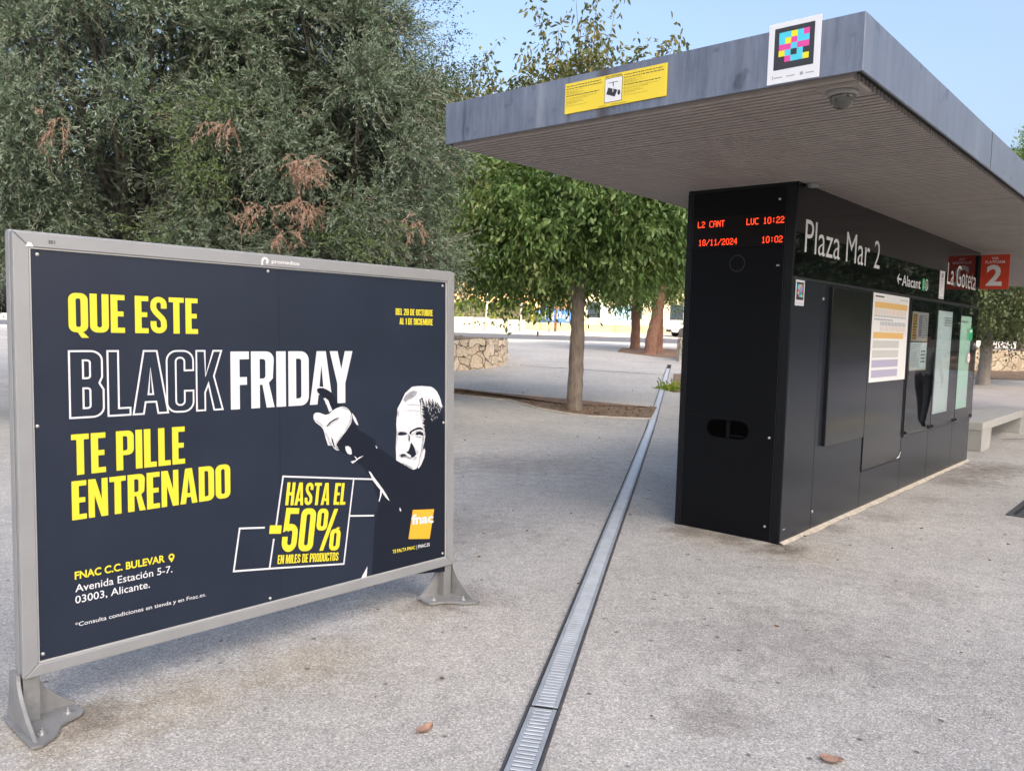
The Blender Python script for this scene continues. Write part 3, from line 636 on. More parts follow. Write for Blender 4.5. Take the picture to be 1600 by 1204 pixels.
DARKS=[[(1.806,0.754),(1.821,0.764),(1.861,0.757),(1.879,0.75),(1.861,0.744),(1.836,0.743),(1.813,0.745)],[(1.889,0.748),(1.896,0.762),(1.921,0.772),(1.952,0.78),(1.977,0.778),(1.995,0.765),(1.988,0.762),(1.962,0.768),(1.931,0.764),(1.909,0.756),(1.901,0.743)],[(1.933,0.742),(1.946,0.755),(1.967,0.755),(1.991,0.747),(1.998,0.727),(1.981,0.732),(1.962,0.738),(1.947,0.735)],[(1.906,0.697),(1.916,0.683),(1.929,0.663),(1.942,0.63),(1.931,0.62),(1.916,0.613),(1.899,0.616),(1.903,0.626),(1.881,0.638),(1.866,0.648),(1.883,0.653),(1.894,0.674),(1.899,0.693)],[(1.826,0.635),(1.841,0.642),(1.861,0.637),(1.873,0.626),(1.851,0.627),(1.831,0.623)],[(1.889,0.736),(1.895,0.735),(1.893,0.712),(1.887,0.701)],[(1.876,0.994),(1.911,1.001),(1.941,0.992),(1.931,0.969),(1.901,0.947),(1.876,0.937),(1.881,0.964)]]
FLECKS=[[(2.029,0.87),(2.033,0.868),(2.038,0.859)],[(2.079,0.92),(2.083,0.918),(2.092,0.913)],[(2.031,0.904),(2.035,0.902),(2.039,0.886)],[(2.107,0.873),(2.111,0.871),(2.111,0.859)],[(2.08,0.831),(2.085,0.829),(2.092,0.818)],[(2.085,0.92),(2.089,0.918),(2.095,0.905)],[(2.037,0.926),(2.041,0.924),(2.045,0.91)],[(2.049,0.84),(2.053,0.838),(2.063,0.828)],[(2.112,0.915),(2.117,0.913),(2.117,0.907)],[(2.124,0.876),(2.128,0.875),(2.13,0.863)],[(2.063,0.885),(2.068,0.884),(2.073,0.875)],[(2.074,0.827),(2.078,0.825),(2.088,0.812)],[(2.085,0.909),(2.089,0.907),(2.099,0.892)],[(2.116,0.862),(2.12,0.86),(2.121,0.847)],[(2.106,0.862),(2.11,0.86),(2.109,0.852)],[(2.051,0.912),(2.055,0.91),(2.063,0.902)],[(2.111,0.921),(2.116,0.919),(2.114,0.908)],[(2.091,0.89),(2.095,0.888),(2.106,0.873)],[(2.063,0.817),(2.068,0.816),(2.067,0.807)],[(2.075,0.924),(2.08,0.922),(2.083,0.915)],[(2.077,0.91),(2.081,0.908),(2.09,0.903)],[(2.115,0.883),(2.119,0.882),(2.124,0.871)],[(2.081,0.861),(2.086,0.859),(2.092,0.848)],[(2.121,0.869),(2.125,0.867),(2.132,0.857)],[(2.028,0.897),(2.033,0.895),(2.037,0.879)],[(2.069,0.927),(2.073,0.925),(2.078,0.915)],[(2.08,0.921),(2.084,0.919),(2.088,0.907)],[(2.086,0.888),(2.09,0.886),(2.098,0.873)],[(2.001,0.924),(2.005,0.923),(2.015,0.91)],[(2.03,0.879),(2.034,0.878),(2.036,0.866)],[(2.045,0.894),(2.049,0.893),(2.054,0.884)],[(2.037,0.888),(2.041,0.886),(2.039,0.873)],[(2.072,0.846),(2.076,0.844),(2.077,0.836)],[(2.102,0.9),(2.107,0.898),(2.11,0.891)],[(2.088,0.916),(2.093,0.914),(2.095,0.905)],[(2.106,0.877),(2.111,0.875),(2.111,0.861)],[(2.041,0.857),(2.046,0.856),(2.049,0.841)],[(2.027,0.917),(2.031,0.915),(2.031,0.904)],[(2.021,0.899),(2.026,0.898),(2.032,0.884)],[(2.103,0.888),(2.107,0.886),(2.109,0.88)],[(2.101,0.896),(2.105,0.894),(2.109,0.885)],[(2.052,0.883),(2.056,0.882),(2.056,0.867)],[(2.054,0.823),(2.058,0.821),(2.059,0.806)],[(2.095,0.833),(2.099,0.832),(2.104,0.819)],[(2.035,0.892),(2.039,0.89),(2.038,0.883)],[(2.074,0.896),(2.078,0.894),(2.077,0.88)],[(2.115,0.861),(2.12,0.859),(2.127,0.854)],[(2.02,0.897),(2.024,0.895),(2.029,0.883)],[(2.051,0.825),(2.056,0.823),(2.058,0.811)],[(2.06,0.842),(2.064,0.84),(2.064,0.831)],[(2.067,0.837),(2.071,0.835),(2.079,0.828)],[(2.105,0.925),(2.109,0.924),(2.118,0.911)],[(2.004,0.901),(2.008,0.899),(2.013,0.891)],[(2.052,0.876),(2.057,0.874),(2.055,0.861)],[(2.005,0.917),(2.009,0.915),(2.008,0.909)]]
HAND=[[(1.376,0.905),(1.401,0.917),(1.427,0.923),(1.444,0.924),(1.466,0.917),(1.481,0.904),(1.492,0.889),(1.499,0.868),(1.5,0.854),(1.494,0.836),(1.483,0.819),(1.462,0.795),(1.435,0.769),(1.413,0.749),(1.4,0.731),(1.41,0.714),(1.419,0.699),(1.4,0.702),(1.387,0.712),(1.375,0.729),(1.35,0.731),(1.343,0.751),(1.337,0.766),(1.33,0.791),(1.323,0.813),(1.309,0.831),(1.291,0.843),(1.276,0.854),(1.266,0.869),(1.264,0.883),(1.268,0.896),(1.28,0.902),(1.301,0.9),(1.321,0.892),(1.338,0.887),(1.359,0.891)],[(1.322,0.972),(1.338,0.969),(1.353,0.96),(1.363,0.936),(1.377,0.909),(1.359,0.899),(1.347,0.927),(1.336,0.952)],[(1.456,0.717),(1.473,0.717),(1.487,0.71),(1.495,0.695),(1.498,0.673),(1.485,0.671),(1.469,0.68),(1.459,0.697)],[(1.498,0.888),(1.509,0.878),(1.524,0.858),(1.54,0.821),(1.529,0.824),(1.515,0.842),(1.505,0.861)],[(1.265,1.031),(1.277,1.036),(1.318,1.029),(1.339,1.029),(1.33,1.023),(1.289,1.025),(1.284,1.017),(1.289,0.999),(1.277,1.007)]]
FINGER=[(1.285,1.019),(1.298,1.024),(1.326,1.022),(1.351,1.012),(1.372,0.999),(1.389,0.981),(1.406,0.952),(1.422,0.926),(1.401,0.918),(1.377,0.91),(1.363,0.936),(1.353,0.96),(1.33,0.977),(1.306,0.988),(1.289,1.003)]
HANDLINES=[[(1.34,0.83),(1.359,0.849),(1.388,0.863),(1.414,0.87),(1.416,0.865),(1.392,0.856),(1.365,0.843),(1.347,0.826)],[(1.368,0.774),(1.379,0.759),(1.392,0.719),(1.385,0.719),(1.373,0.749)],[(1.348,0.779),(1.354,0.768),(1.358,0.75),(1.352,0.749)]]
ARM=[[(1.607,0.572),(1.623,0.563),(1.639,0.54),(1.667,0.507),(1.705,0.461),(1.729,0.428),(1.751,0.391),(1.724,0.413),(1.695,0.451),(1.667,0.481),(1.635,0.519)],[(1.686,0.46),(1.697,0.455),(1.695,0.432),(1.68,0.397),(1.675,0.401),(1.684,0.43)],[(1.823,0.346),(1.833,0.329),(1.827,0.32),(1.819,0.335)],[(1.491,0.634),(1.522,0.638),(1.548,0.652),(1.576,0.657),(1.548,0.645),(1.526,0.633),(1.504,0.622)],[(1.513,0.661),(1.526,0.654),(1.539,0.64),(1.531,0.639)],[(1.654,0.706),(1.668,0.69),(1.66,0.687)]]
BODY=[(1.4,0.732),(1.435,0.767),(1.462,0.794),(1.483,0.817),(1.5,0.836),(1.513,0.831),(1.549,0.792),(1.594,0.771),(1.649,0.737),(1.668,0.694),(1.724,0.659),(1.797,0.61),(1.861,0.575),(1.921,0.543),(1.962,0.546),(2.004,0.601),(2.012,0.655),(2.01,0.726),(1.989,0.784),(1.984,0.854),(1.967,0.933),(2.024,0.946),(2.098,0.915),(2.133,0.875),(2.144,0.812),(2.159,0.714),(2.163,0.52),(2.165,-0.084),(1.629,-0.008),(1.638,0.129),(1.653,0.314),(1.681,0.393),(1.63,0.519),(1.575,0.592),(1.522,0.634),(1.486,0.667),(1.421,0.696)]
HANDGREY=[[(1.486,0.883),(1.496,0.865),(1.498,0.85),(1.487,0.833),(1.474,0.812),(1.456,0.793),(1.443,0.782),(1.454,0.803),(1.471,0.827),(1.483,0.848),(1.485,0.865)],[(1.329,0.791),(1.342,0.78),(1.35,0.758),(1.36,0.734),(1.375,0.729),(1.373,0.74),(1.36,0.757),(1.35,0.779),(1.337,0.798)],[(1.268,0.869),(1.28,0.855),(1.301,0.843),(1.317,0.829),(1.322,0.834),(1.302,0.85),(1.284,0.862)],[(1.4,0.731),(1.413,0.748),(1.433,0.767),(1.445,0.78),(1.435,0.783),(1.416,0.763),(1.4,0.747),(1.393,0.739)],[(1.427,0.921),(1.444,0.922),(1.463,0.915),(1.479,0.903),(1.47,0.902),(1.448,0.913)],[(1.387,0.719),(1.4,0.707),(1.415,0.701),(1.409,0.717),(1.397,0.731)],[(1.35,0.832),(1.369,0.847),(1.392,0.857),(1.414,0.862),(1.416,0.856),(1.394,0.849),(1.372,0.838),(1.357,0.825)]]
FACEGREY=[[(1.8,0.774),(1.807,0.767),(1.809,0.742),(1.805,0.712),(1.799,0.682),(1.797,0.682),(1.799,0.728)],[(1.901,0.741),(1.919,0.749),(1.941,0.76),(1.967,0.761),(1.988,0.756),(1.983,0.752),(1.957,0.754),(1.931,0.748),(1.911,0.737)],[(1.907,0.7),(1.919,0.685),(1.933,0.664),(1.948,0.647),(1.962,0.642),(1.952,0.629),(1.946,0.622),(1.944,0.641),(1.931,0.664),(1.917,0.682)],[(1.993,0.798),(2.001,0.774),(2.008,0.742),(2.01,0.718),(2.001,0.727),(1.995,0.751),(1.989,0.775)],[(1.861,0.907),(1.891,0.912),(1.931,0.911),(1.962,0.905),(1.957,0.9),(1.926,0.905),(1.891,0.905)],[(1.851,0.877),(1.891,0.881),(1.941,0.876),(1.967,0.869),(1.962,0.864),(1.931,0.872),(1.891,0.875)],[(1.911,0.613),(1.933,0.619),(1.946,0.613),(1.942,0.599),(1.927,0.596),(1.911,0.602)]]
GREYS=[[(1.846,0.938),(1.861,0.961),(1.889,0.98),(1.923,0.987),(1.949,0.98),(1.939,0.96),(1.911,0.945),(1.881,0.937),(1.861,0.924)],[(1.803,0.763),(1.823,0.767),(1.861,0.763),(1.876,0.754),(1.861,0.753),(1.826,0.759)],[(1.879,0.746),(1.893,0.742),(1.897,0.72),(1.891,0.7),(1.881,0.713)],[(1.989,0.728),(2.001,0.723),(1.997,0.692),(1.991,0.657),(1.981,0.627),(1.967,0.593),(1.958,0.574),(1.964,0.605),(1.974,0.635),(1.981,0.674)],[(1.813,0.635),(1.829,0.641),(1.851,0.636),(1.873,0.628),(1.896,0.615),(1.911,0.608),(1.896,0.605),(1.861,0.618),(1.833,0.619)],[(1.931,0.736),(1.952,0.729),(1.988,0.723),(1.977,0.718),(1.947,0.722)],[(1.967,0.909),(1.98,0.897),(1.983,0.854),(1.987,0.814),(1.977,0.823),(1.972,0.862)],[(1.836,0.593),(1.861,0.583),(1.891,0.569),(1.917,0.553),(1.911,0.551),(1.881,0.564),(1.851,0.579)],[(1.806,0.864),(1.813,0.879),(1.819,0.885),(1.815,0.864),(1.809,0.841)]]
SPIKES=[[(1.987,0.947),(2.008,0.898),(1.994,0.945)],[(1.99,0.948),(2.016,0.89),(1.997,0.946)],[(1.993,0.948),(2.019,0.894),(2.0,0.946)],[(1.996,0.948),(2.009,0.928),(2.003,0.946)],[(1.999,0.948),(2.017,0.886),(2.006,0.946)],[(2.002,0.948),(2.006,0.89),(2.009,0.947)],[(2.005,0.948),(2.012,0.909),(2.012,0.947)],[(2.008,0.948),(2.024,0.906),(2.016,0.947)],[(2.011,0.948),(2.018,0.93),(2.019,0.947)],[(2.014,0.948),(2.04,0.918),(2.022,0.946)],[(2.017,0.948),(2.022,0.898),(2.025,0.946)],[(2.02,0.948),(2.025,0.897),(2.028,0.946)],[(2.024,0.948),(2.028,0.905),(2.031,0.946)],[(2.027,0.948),(2.051,0.93),(2.034,0.946)],[(2.03,0.948),(2.036,0.922),(2.037,0.946)],[(2.033,0.947),(2.057,0.89),(2.04,0.946)],[(2.036,0.947),(2.063,0.918),(2.043,0.945)],[(2.039,0.947),(2.058,0.909),(2.046,0.945)],[(2.042,0.947),(2.069,0.922),(2.049,0.945)],[(2.045,0.946),(2.072,0.903),(2.053,0.944)],[(2.048,0.946),(2.057,0.896),(2.056,0.944)],[(2.051,0.946),(2.057,0.917),(2.059,0.944)],[(2.054,0.945),(2.057,0.925),(2.062,0.943)],[(2.058,0.944),(2.075,0.917),(2.065,0.942)],[(2.061,0.943),(2.08,0.927),(2.068,0.941)],[(2.064,0.941),(2.073,0.914),(2.071,0.939)],[(2.067,0.939),(2.081,0.895),(2.074,0.937)],[(2.07,0.937),(2.084,0.911),(2.077,0.935)],[(2.073,0.936),(2.075,0.897),(2.081,0.934)],[(2.076,0.934),(2.078,0.887),(2.084,0.932)],[(2.079,0.932),(2.104,0.892),(2.087,0.93)],[(2.083,0.93),(2.105,0.915),(2.09,0.928)],[(2.086,0.928),(2.102,0.902),(2.093,0.926)],[(2.089,0.926),(2.091,0.913),(2.096,0.925)],[(2.092,0.925),(2.119,0.904),(2.099,0.923)],[(2.095,0.923),(2.117,0.903),(2.103,0.921)],[(2.098,0.921),(2.125,0.878),(2.106,0.919)],[(2.101,0.919),(2.112,0.895),(2.109,0.917)],[(2.105,0.917),(2.127,0.888),(2.112,0.915)],[(2.108,0.915),(2.129,0.898),(2.115,0.913)],[(2.111,0.913),(2.136,0.877),(2.118,0.911)],[(2.114,0.911),(2.141,0.897),(2.122,0.909)],[(2.117,0.909),(2.127,0.894),(2.125,0.907)],[(2.12,0.907),(2.147,0.877),(2.128,0.905)],[(2.124,0.905),(2.15,0.883),(2.131,0.903)],[(2.127,0.903),(2.136,0.877),(2.134,0.901)],[(1.975,0.935),(1.992,0.928),(1.975,0.929)],[(1.975,0.929),(1.988,0.922),(1.975,0.923)],[(1.976,0.923),(2.0,0.908),(1.976,0.917)],[(1.976,0.917),(1.99,0.911),(1.976,0.91)],[(1.976,0.91),(2.006,0.899),(1.976,0.904)],[(1.976,0.904),(1.995,0.896),(1.976,0.898)],[(1.977,0.898),(1.999,0.884),(1.977,0.892)],[(1.977,0.892),(1.997,0.882),(1.977,0.885)],[(1.977,0.885),(1.99,0.871),(1.977,0.879)],[(1.977,0.879),(1.989,0.869),(1.977,0.873)],[(1.978,0.873),(2.005,0.865),(1.978,0.867)],[(1.978,0.867),(2.003,0.851),(1.978,0.86)],[(1.978,0.86),(2.001,0.847),(1.978,0.854)],[(1.978,0.854),(1.992,0.844),(1.978,0.848)],[(1.979,0.848),(1.993,0.834),(1.979,0.841)],[(1.979,0.841),(1.996,0.831),(1.979,0.835)],[(1.979,0.835),(2.009,0.821),(1.979,0.829)],[(1.979,0.829),(2.009,0.818),(1.979,0.823)],[(1.98,0.823),(2.0,0.81),(1.98,0.816)],[(1.98,0.816),(2.0,0.808),(1.98,0.81)],[(1.98,0.81),(1.999,0.803),(1.98,0.804)],[(1.98,0.804),(1.999,0.789),(1.98,0.798)],[(1.981,0.798),(2.01,0.785),(1.981,0.791)],[(1.981,0.791),(2.002,0.782),(1.981,0.785)],[(1.981,0.785),(1.994,0.777),(1.981,0.779)],[(1.981,0.779),(2.008,0.764),(1.981,0.772)]]

# ------------------------------------------------------------------ advertising board
ad = thing('advertising_board', 'freestanding grey framed board with a dark advertising poster beside the drain channel', 'advertising board', (-1.8155, 3.0852, 0), BYAW)
LEAN, V0 = .0289, .2454
def P(u, v, d=0.0): return (u, LEAN * v - d, V0 + v)
U0, U1, VB, VT = -.057, 2.224, -.048, 1.662
fr = MB()
for (a, b, c_, d_) in (((U0, VB), (U0, VT), (0, 1.606), (0, 0)), ((U0, VT), (U1, VT), (2.17, 1.606), (0, 1.606)), ((U1, VT), (U1, VB), (2.17, 0), (2.17, 1.606)), ((U1, VB), (U0, VB), (0, 0), (2.17, 0))):
    q = [Vector(a), Vector(b), Vector(c_), Vector(d_)]
    cen = sum(q, Vector((0, 0))) / 4; q = [cen + (p - cen) * .9996 for p in q]
    fr.prism([P(p.x, p.y, .014) for p in q], (0, .026, 0))
fr_o = fr.build('frame', MT['frame'], ad, bevel=.004)
bd = MB()
pts = [(U0 - .0, VB + .004), (U1, VB + .004), (U1, VT + .003), (U0, VT + .003)]
o_ = [(U0 - .004, VB + .006), (U1 + .004, VB + .006), (U1 + .004, VT + .006), (U0 - .004, VT + .006)]
bd.prism([P(u, v, -.016) for u, v in o_], (0, .028, 0))
bd.prism([P(u, v, -.0465) for u, v in [(U0, VB), (U1, VB), (U1, VT), (U0, VT)]], (0, .026, 0))
bd.build('back_frame', MT['frame'], ad, bevel=.003)
ed = MB()
for a, b in (((.0, 1.6062), (2.17, 1.6005)), ((.0, .0), (2.17, .006)), ((.0, .006), (.006, 1.600)), ((2.163, .006), (2.17, 1.600))):
    u0, u1, v0, v1 = a[0], b[0], min(a[1], b[1]), max(a[1], b[1])
    ed.prism([P(u0, v0, .001), P(u1, v0, .001), P(u1, v1, .001), P(u0, v1, .001)], (0, -.004, 0))
ed.build('frame_bead', MT['frame_edge'], ad)
# feet: post, curved gussets, base plate
FCF = [(-.090, .205), (-.055, .215), (.012, .165), (.045, .105), (.080, .078), (.135, .058), (.152, .040), (.150, -.02), (.135, -.05), (.085, -.08), (.040, -.10), (-.02, -.125), (-.06, -.13), (-.088, -.12)]
def foot(ux, mir):
    f_ = MB(); sx = -1 if mir else 1
    X = lambda u: ux + sx * u
    pl = [(X(u), -n + .0, .006) for u, n in FCF]
    if mir: pl = pl[::-1]
    f_.prism(pl, (0, 0, .012))
    f_.box(min(X(-.052), X(.006)), max(X(-.052), X(.006)), .0, .08, .018, V0 + VB + .003)
    cur = lambda s: (.20 - .165 * math.sin(s * math.pi / 2) ** .75, )
    def gusset(axis):
        k = 9; out = []
        for i in range(k + 1):
            w = i / k; out.append((.185 * (1 - w) ** 1.9, .018 + .195 * w))
        return out
    prof = gusset(0)
    a = [(X(-.076), -.0 - h, z) for h, z in prof] + [(X(-.076), .0, .018)]
    f_.prism(a, (sx * .014, 0, 0))
    a = [(X(-.076), .08 + h * .22, z) for h, z in prof] + [(X(-.076), .08, .018)]
    f_.prism(a, (sx * .014, 0, 0))
    f_.box(min(X(-.076), X(-.062)), max(X(-.076), X(-.062)), .0, .08, .018, .214)
    a = [(X(.006 + h * .82), .045, z) for h, z in prof] + [(X(.006), .045, .018)]
    f_.prism(a, (0, .014, 0))
    fo = f_.build('foot', MT['foot'], ad, bevel=.003)
    for u, n in ((-.03, .13), (.10, .02), (-.03, -.10)):
        b = MB(); b.lathe([(.017, .018), (.017, .021), (.010, .0215), (.010, .030), (.004, .032), (.004, .040), (0, .040)], (X(u), -n, 0), 'z', 8)
        b.build('anchor_bolt', MT['bolt'], fo)
foot(0.0, False); foot(2.166, True)

ps = MB(); ps.prism([P(.004, .004, 0), P(2.166, .004, 0), P(2.166, 1.602, 0), P(.004, 1.602, 0)], (0, .010, 0))
poster = ps.build('poster', MT['poster'], ad)
tag(poster, 'dark poster with yellow and white lettering and a pointing man')
Y_, W_, O_, B_ = MT['ink_yellow'], MT['ink_white'], MT['ink_orange'], MT['ink_black']
def put(b, vf, d, m=0): b.flat(vf, lambda u, v: P(u, v, d), m)
d = .0016
for s, x0, x1, base, cap in (('QUE ESTE', .137, .669, 1.286, .155), ('TE PILLE', .137, .602, .718, .163), ('ENTRENADO', .135, .815, .5385, .156)):
    hb = MB()
    for cs in headline(s, x0, x1, base, cap):
        if len(cs) == 3 and s == 'QUE ESTE': put(hb, fill(cs[:2]), d); put(hb, fill(cs[2:]), d)
        else: put(hb, fill(cs), d)
    hb.build('headline_line', Y_, poster)
hb = MB()
for ch, x0, x1 in (('F', .822, .912), ('R', .925, 1.045), ('I', 1.058, 1.110), ('D', 1.124, 1.240), ('A', 1.245, 1.382), ('Y', 1.368, 1.500)):
    for cs in headline(ch, x0, x1, .942, .266): put(hb, fill(cs), d + (.0006 if ch == 'Y' else 0))
hb.build('solid_word', W_, poster)
hb = MB()
for ch, x0, x1 in (('B', .132, .268), ('L', .278, .374), ('A', .378, .534), ('C', .522, .648), ('K', .656, .780)):
    for cs in headline(ch, x0, x1, .943, .272):
        for c in cs: put(hb, outline(c, .0075), d + {'B': 0, 'L': .0003, 'A': .0006, 'C': .0009, 'K': 0}[ch])
hb.build('outlined_word', W_, poster)
for s, x0, x1, base, cap in (('DEL 28 DE OCTUBRE', 1.794, 2.065, 1.4045, .035), ('AL 1 DE DICIEMBRE', 1.821, 2.065, 1.353, .035)):
    hb = MB()
    for cs in headline(s, x0, x1, base, cap): put(hb, fill(cs), d)
    hb.build('date_line', Y_, poster)

ob = MB()
def line(a, b, w=.0085):
    a, b = Vector(a), Vector(b); t_ = (b - a).normalized(); n = Vector((-t_.y, t_.x)) * w / 2; a -= t_ * w / 2; b += t_ * w / 2
    return [tuple(a - n), tuple(b - n), tuple(b + n), tuple(a + n)], [(0, 1, 2, 3)]
for i, (a, b) in enumerate((((1.091, .603), (1.511, .542)), ((1.511, .542), (1.446, .104)), ((1.446, .104), (1.013, .167)), ((1.013, .167), (1.037, .303)), ((1.05, .364), (1.091, .603)), ((.859, .387), (.985, .370)), ((.859, .387), (.827, .192)), ((.827, .192), (1.013, .167)), ((1.511, .542), (1.639, .524)), ((1.484, .35), (1.639, .328)))):
    put(ob, line(a, b), .0012 + .00012 * i)
ob.build('offer_outline', W_, poster)
for s, x0, x1, base, cap, sl, sh in (('HASTA EL', 1.1, 1.455, .461, .111, -.135, .13), ('50%', 1.073, 1.415, .238, .211, -.165, .13), ('-', 1.0, 1.064, .247, .235, -.165, .13), ('EN MILES DE PRODUCTOS', 1.055, 1.41, .181, .043, -.146, .1), ('*', 1.388, 1.428, .262, .045, 0, 0)):
    ob = MB()
    for cs in headline(s, x0, x1, base, cap, sh, sl):
        if s == '50%' and len(cs) == 5:
            for q in (cs[:2], cs[2:4], cs[4:]): put(ob, fill(q), .0028)
        elif s == '50%' and len(cs) == 2 and len(cs[1]) < 9: put(ob, fill(cs[:1]), .0028); put(ob, fill(cs[1:]), .0032)
        else: put(ob, fill(cs), .0036 if s == '*' else .0028)
    ob.build({'50%': 'offer_number', '-': 'minus_sign', '*': 'asterisk'}.get(s, 'offer_line'), Y_, poster)

tb = MB(); put(tb, fill([arc(.535, .3165, .0135, .0135, -35, 215, 14) + [(.535, .291)], arc(.535, .3165, .0065, .0065, 0, 330, 11)]), d); tb.build('map_pin', Y_, poster)
for q, x0, x1, base, cap, bo, mm in (('FNAC C.C. BULEVAR', .14, .505, .3, .029, .028, Y_), ('Avenida Estación 5-7.', .141, .538, .2475, .030, .006, W_), ('03003, Alicante.', .14, .439, .2015, .030, .006, W_), ('*Consulta condiciones en tienda y en Fnac.es.', .138, .691, .107, .0165, .004, W_)):
    tb = MB(); put(tb, text(q, x0, x1, base, cap, bold=bo), d); tb.build('address_line', mm, poster)

lb = MB()
put(lb, ([(1.917, .317), (2.078, .298), (2.044, .131), (1.885, .158)], [(3, 2, 1, 0)]), .0020, 0)
put(lb, text('fnac', 1.907, 2.072, .238, .052, slope=-.09, bold=.035), .0028, 1)
put(lb, text('TE FALTA FNAC', 1.771, 1.935, .098, .018, slope=-.03, bold=.02), .0020, 2)
put(lb, text('| FNAC.ES', 1.945, 2.044, .0935, .018, slope=-.03, bold=.015), .0020, 1)
lb.build('logo_print', [O_, W_, Y_], poster)

pb = MB()
put(pb, fill([BODY]), .0010, 1)
for c in ARM: put(pb, fill([c]), .0018, 0)
for c in (FACE, JAW): put(pb, fill([c]), .0018, 0)
for i, c in enumerate(DARKS[:6]): put(pb, fill([c]), .0030 + .0001 * i, 1)
for i, c in enumerate(GREYS): put(pb, fill([c]), .0021 + .0001 * i, 2)
for i, c in enumerate(SPIKES): put(pb, ([tuple(q) for q in c], [(0, 1, 2)]), .0018 + .00002 * i, 0)
for c in FLECKS: put(pb, fill([c]), .0022, 0)
put(pb, fill([FINGER]), .0030, 1)
for i, c in enumerate(HAND): put(pb, fill([c]), .0034 + .0002 * i, 0)
for c in HANDLINES: put(pb, fill([c]), .0046, 1)
put(pb, ([(1.599, .061), (1.557, .006), (1.593, .006)], [(0, 1, 2)]), .0018, 0)
for i, c in enumerate(HANDGREY): put(pb, fill([c]), .0050 + .0001 * i, 3)
for i, c in enumerate(FACEGREY): put(pb, fill([c]), .0024 + .00005 * i, 3)
pb.build('portrait_print', [W_, B_, MT['ink_grey'], MT['ink_pale']], poster)
sm = MB(); sm.poly([P(1.0745, .004, .0006), P(1.077, .004, .0006), P(1.077, 1.602, .0006), P(1.0745, 1.602, .0006)]); sm.build('poster_seam', MT['ink_black'], poster)
for u, v in ((.03, 1.58), (1.018, 1.585), (2.14, 1.58), (.017, .923), (2.150, .793), (.018, .031), (1.015, .022), (2.145, .028)):
    b = MB(); b.lathe([(.0075, 0), (.0075, .004), (.005, .0065), (0, .0068)], (0, 0, 0), 'y', 12)
    o = b.build('screw', MT['bolt'], ad, smooth=True); o.location = P(u, v, .0); o.scale = (1, -1, 1)
fm = MB(); put(fm, text('301', .066, .09, 1.624, .013, bold=.02), .0152); fm.build('inventory_number', MT['print_dark'], ad)
fm = MB(); put(fm, text('promedios', 1.03, 1.181, 1.624, .017, bold=.012), .0152)
put(fm, fill([arc(.995, 1.632, .019, .017, -60, 200, 12) + arc(.995, 1.632, .008, .007, 200, -60, 8)]), .0152)
put(fm, fill([[(.976, 1.611), (.984, 1.611), (.984, 1.632), (.976, 1.632)]]), .0154); fm.build('maker_name', MT['white'], ad)
fm = MB(); put(fm, fill([[(-.014, 1.607), (.014, 1.607), (.006, 1.622), (-.004, 1.624)]]), .0156); fm.build('white_scuff', MT['white'], ad)

# ------------------------------------------------------------------ tram stop shelter: black information kiosk under a zinc canopy
sh = thing('tram_stop_shelter', 'black tram stop information kiosk carrying a long flat zinc canopy', 'tram stop shelter', K(0, 0), KYAW)
KL, KW, KT, BAND = 6.125, .9036, 2.751, 2.037
def E_(n, z, d=0.0): return (-d, -n, z)          # on the end face
def F_(l, z, d=0.0): return (l, -d, z)           # on the long face
core = MB(); core.box(.012, KL - .004, .012, KW - .012, 0, KT + .02)
core.box(.0, KL, .0 + .004, KW - .004, 2.715, KT + .005)
core.build('kiosk_body', MT['kiosk'], sh)
# end face panels
e = MB()
e.box(0, .011, .075, .852, .935, 2.27); e.box(0, .011, .075, .852, 2.525, 2.712)
e.build('end_panel_upper', MT['kiosk_end'], sh, bevel=.0025)
e = MB(); e.box(0, .011, .075, .852, .012, .925)
lowp = e.build('end_panel_lower', MT['kiosk_end'], sh, bevel=.0025)
e = MB(); e.box(-.004, .011, .002, .069, .0, 2.714); e.box(-.004, .011, .858, KW - .002, 0, 2.714)
e.build('corner_trim', MT['kiosk'], sh, bevel=.004)
e = MB(); e.box(-.0015, .0, .0735, .0765, .012, 2.712); e.box(-.0015, 0, .8505, .8535, .012, 2.712)
e.build('trim_line', MT['trim'], sh)
# oval pocket with handle
def oval(n0, n1, z0, z1, k=10):
    r = (z1 - z0) / 2; c = (z0 + z1) / 2
    return [(n1 - r + r * math.cos(R(a)), c + r * math.sin(R(a))) for a in np.linspace(-90, 90, k)] + [(n0 + r + r * math.cos(R(a)), c + r * math.sin(R(a))) for a in np.linspace(90, 270, k)]
e = MB(); e.flat(fill([oval(-.645, -.288, .77, .913)]), lambda u, v: E_(u, v, .0012))
pk = e.build('oval_opening', MT['seam'], lowp)
e = MB(); e.box(-.004, -.0015, .445, .475, .775, .908); e.box(-.003, -.0015, .33, .44, .79, .80); e.build('handle_bar', MT['kiosk_end'], lowp)
for n, z in ((-.119, .81), (-.12, .12), (-.13, 2.62)):
    b = MB(); b.lathe([(.010, -.0), (.010, -.004), (.006, -.006), (0, -.006)], (-.0, -n, z), 'x', 12); b.build('screw', MT['bolt'], sh, smooth=True)
e = MB(); e.box(-.0025, -.0005, .108, .132, 2.118, 2.130); e.build('maker_plate', MT['print_grey'], sh)
e = MB(); ring = []
for k in range(36):
    a0, a1 = 2 * math.pi * k / 36, 2 * math.pi * (k + 1) / 36
    q = [(-.45 + r * math.cos(a), 2.148 + r * math.sin(a)) for r, a in ((.058, a0), (.066, a0), (.066, a1), (.058, a1))]
    e.poly([E_(u, v, .002) for u, v in q])
e.build('loudspeaker_ring', MT['ringgrey'], sh)
for n_ in (-.70, -.20):
    e = MB(); e.flat(fill([arc(n_, 2.148, .04, .04, 0, 350, 30)]), lambda u, v: E_(u, v, .0012)); e.build('loudspeaker_spot', MT['kiosk_end'], sh)
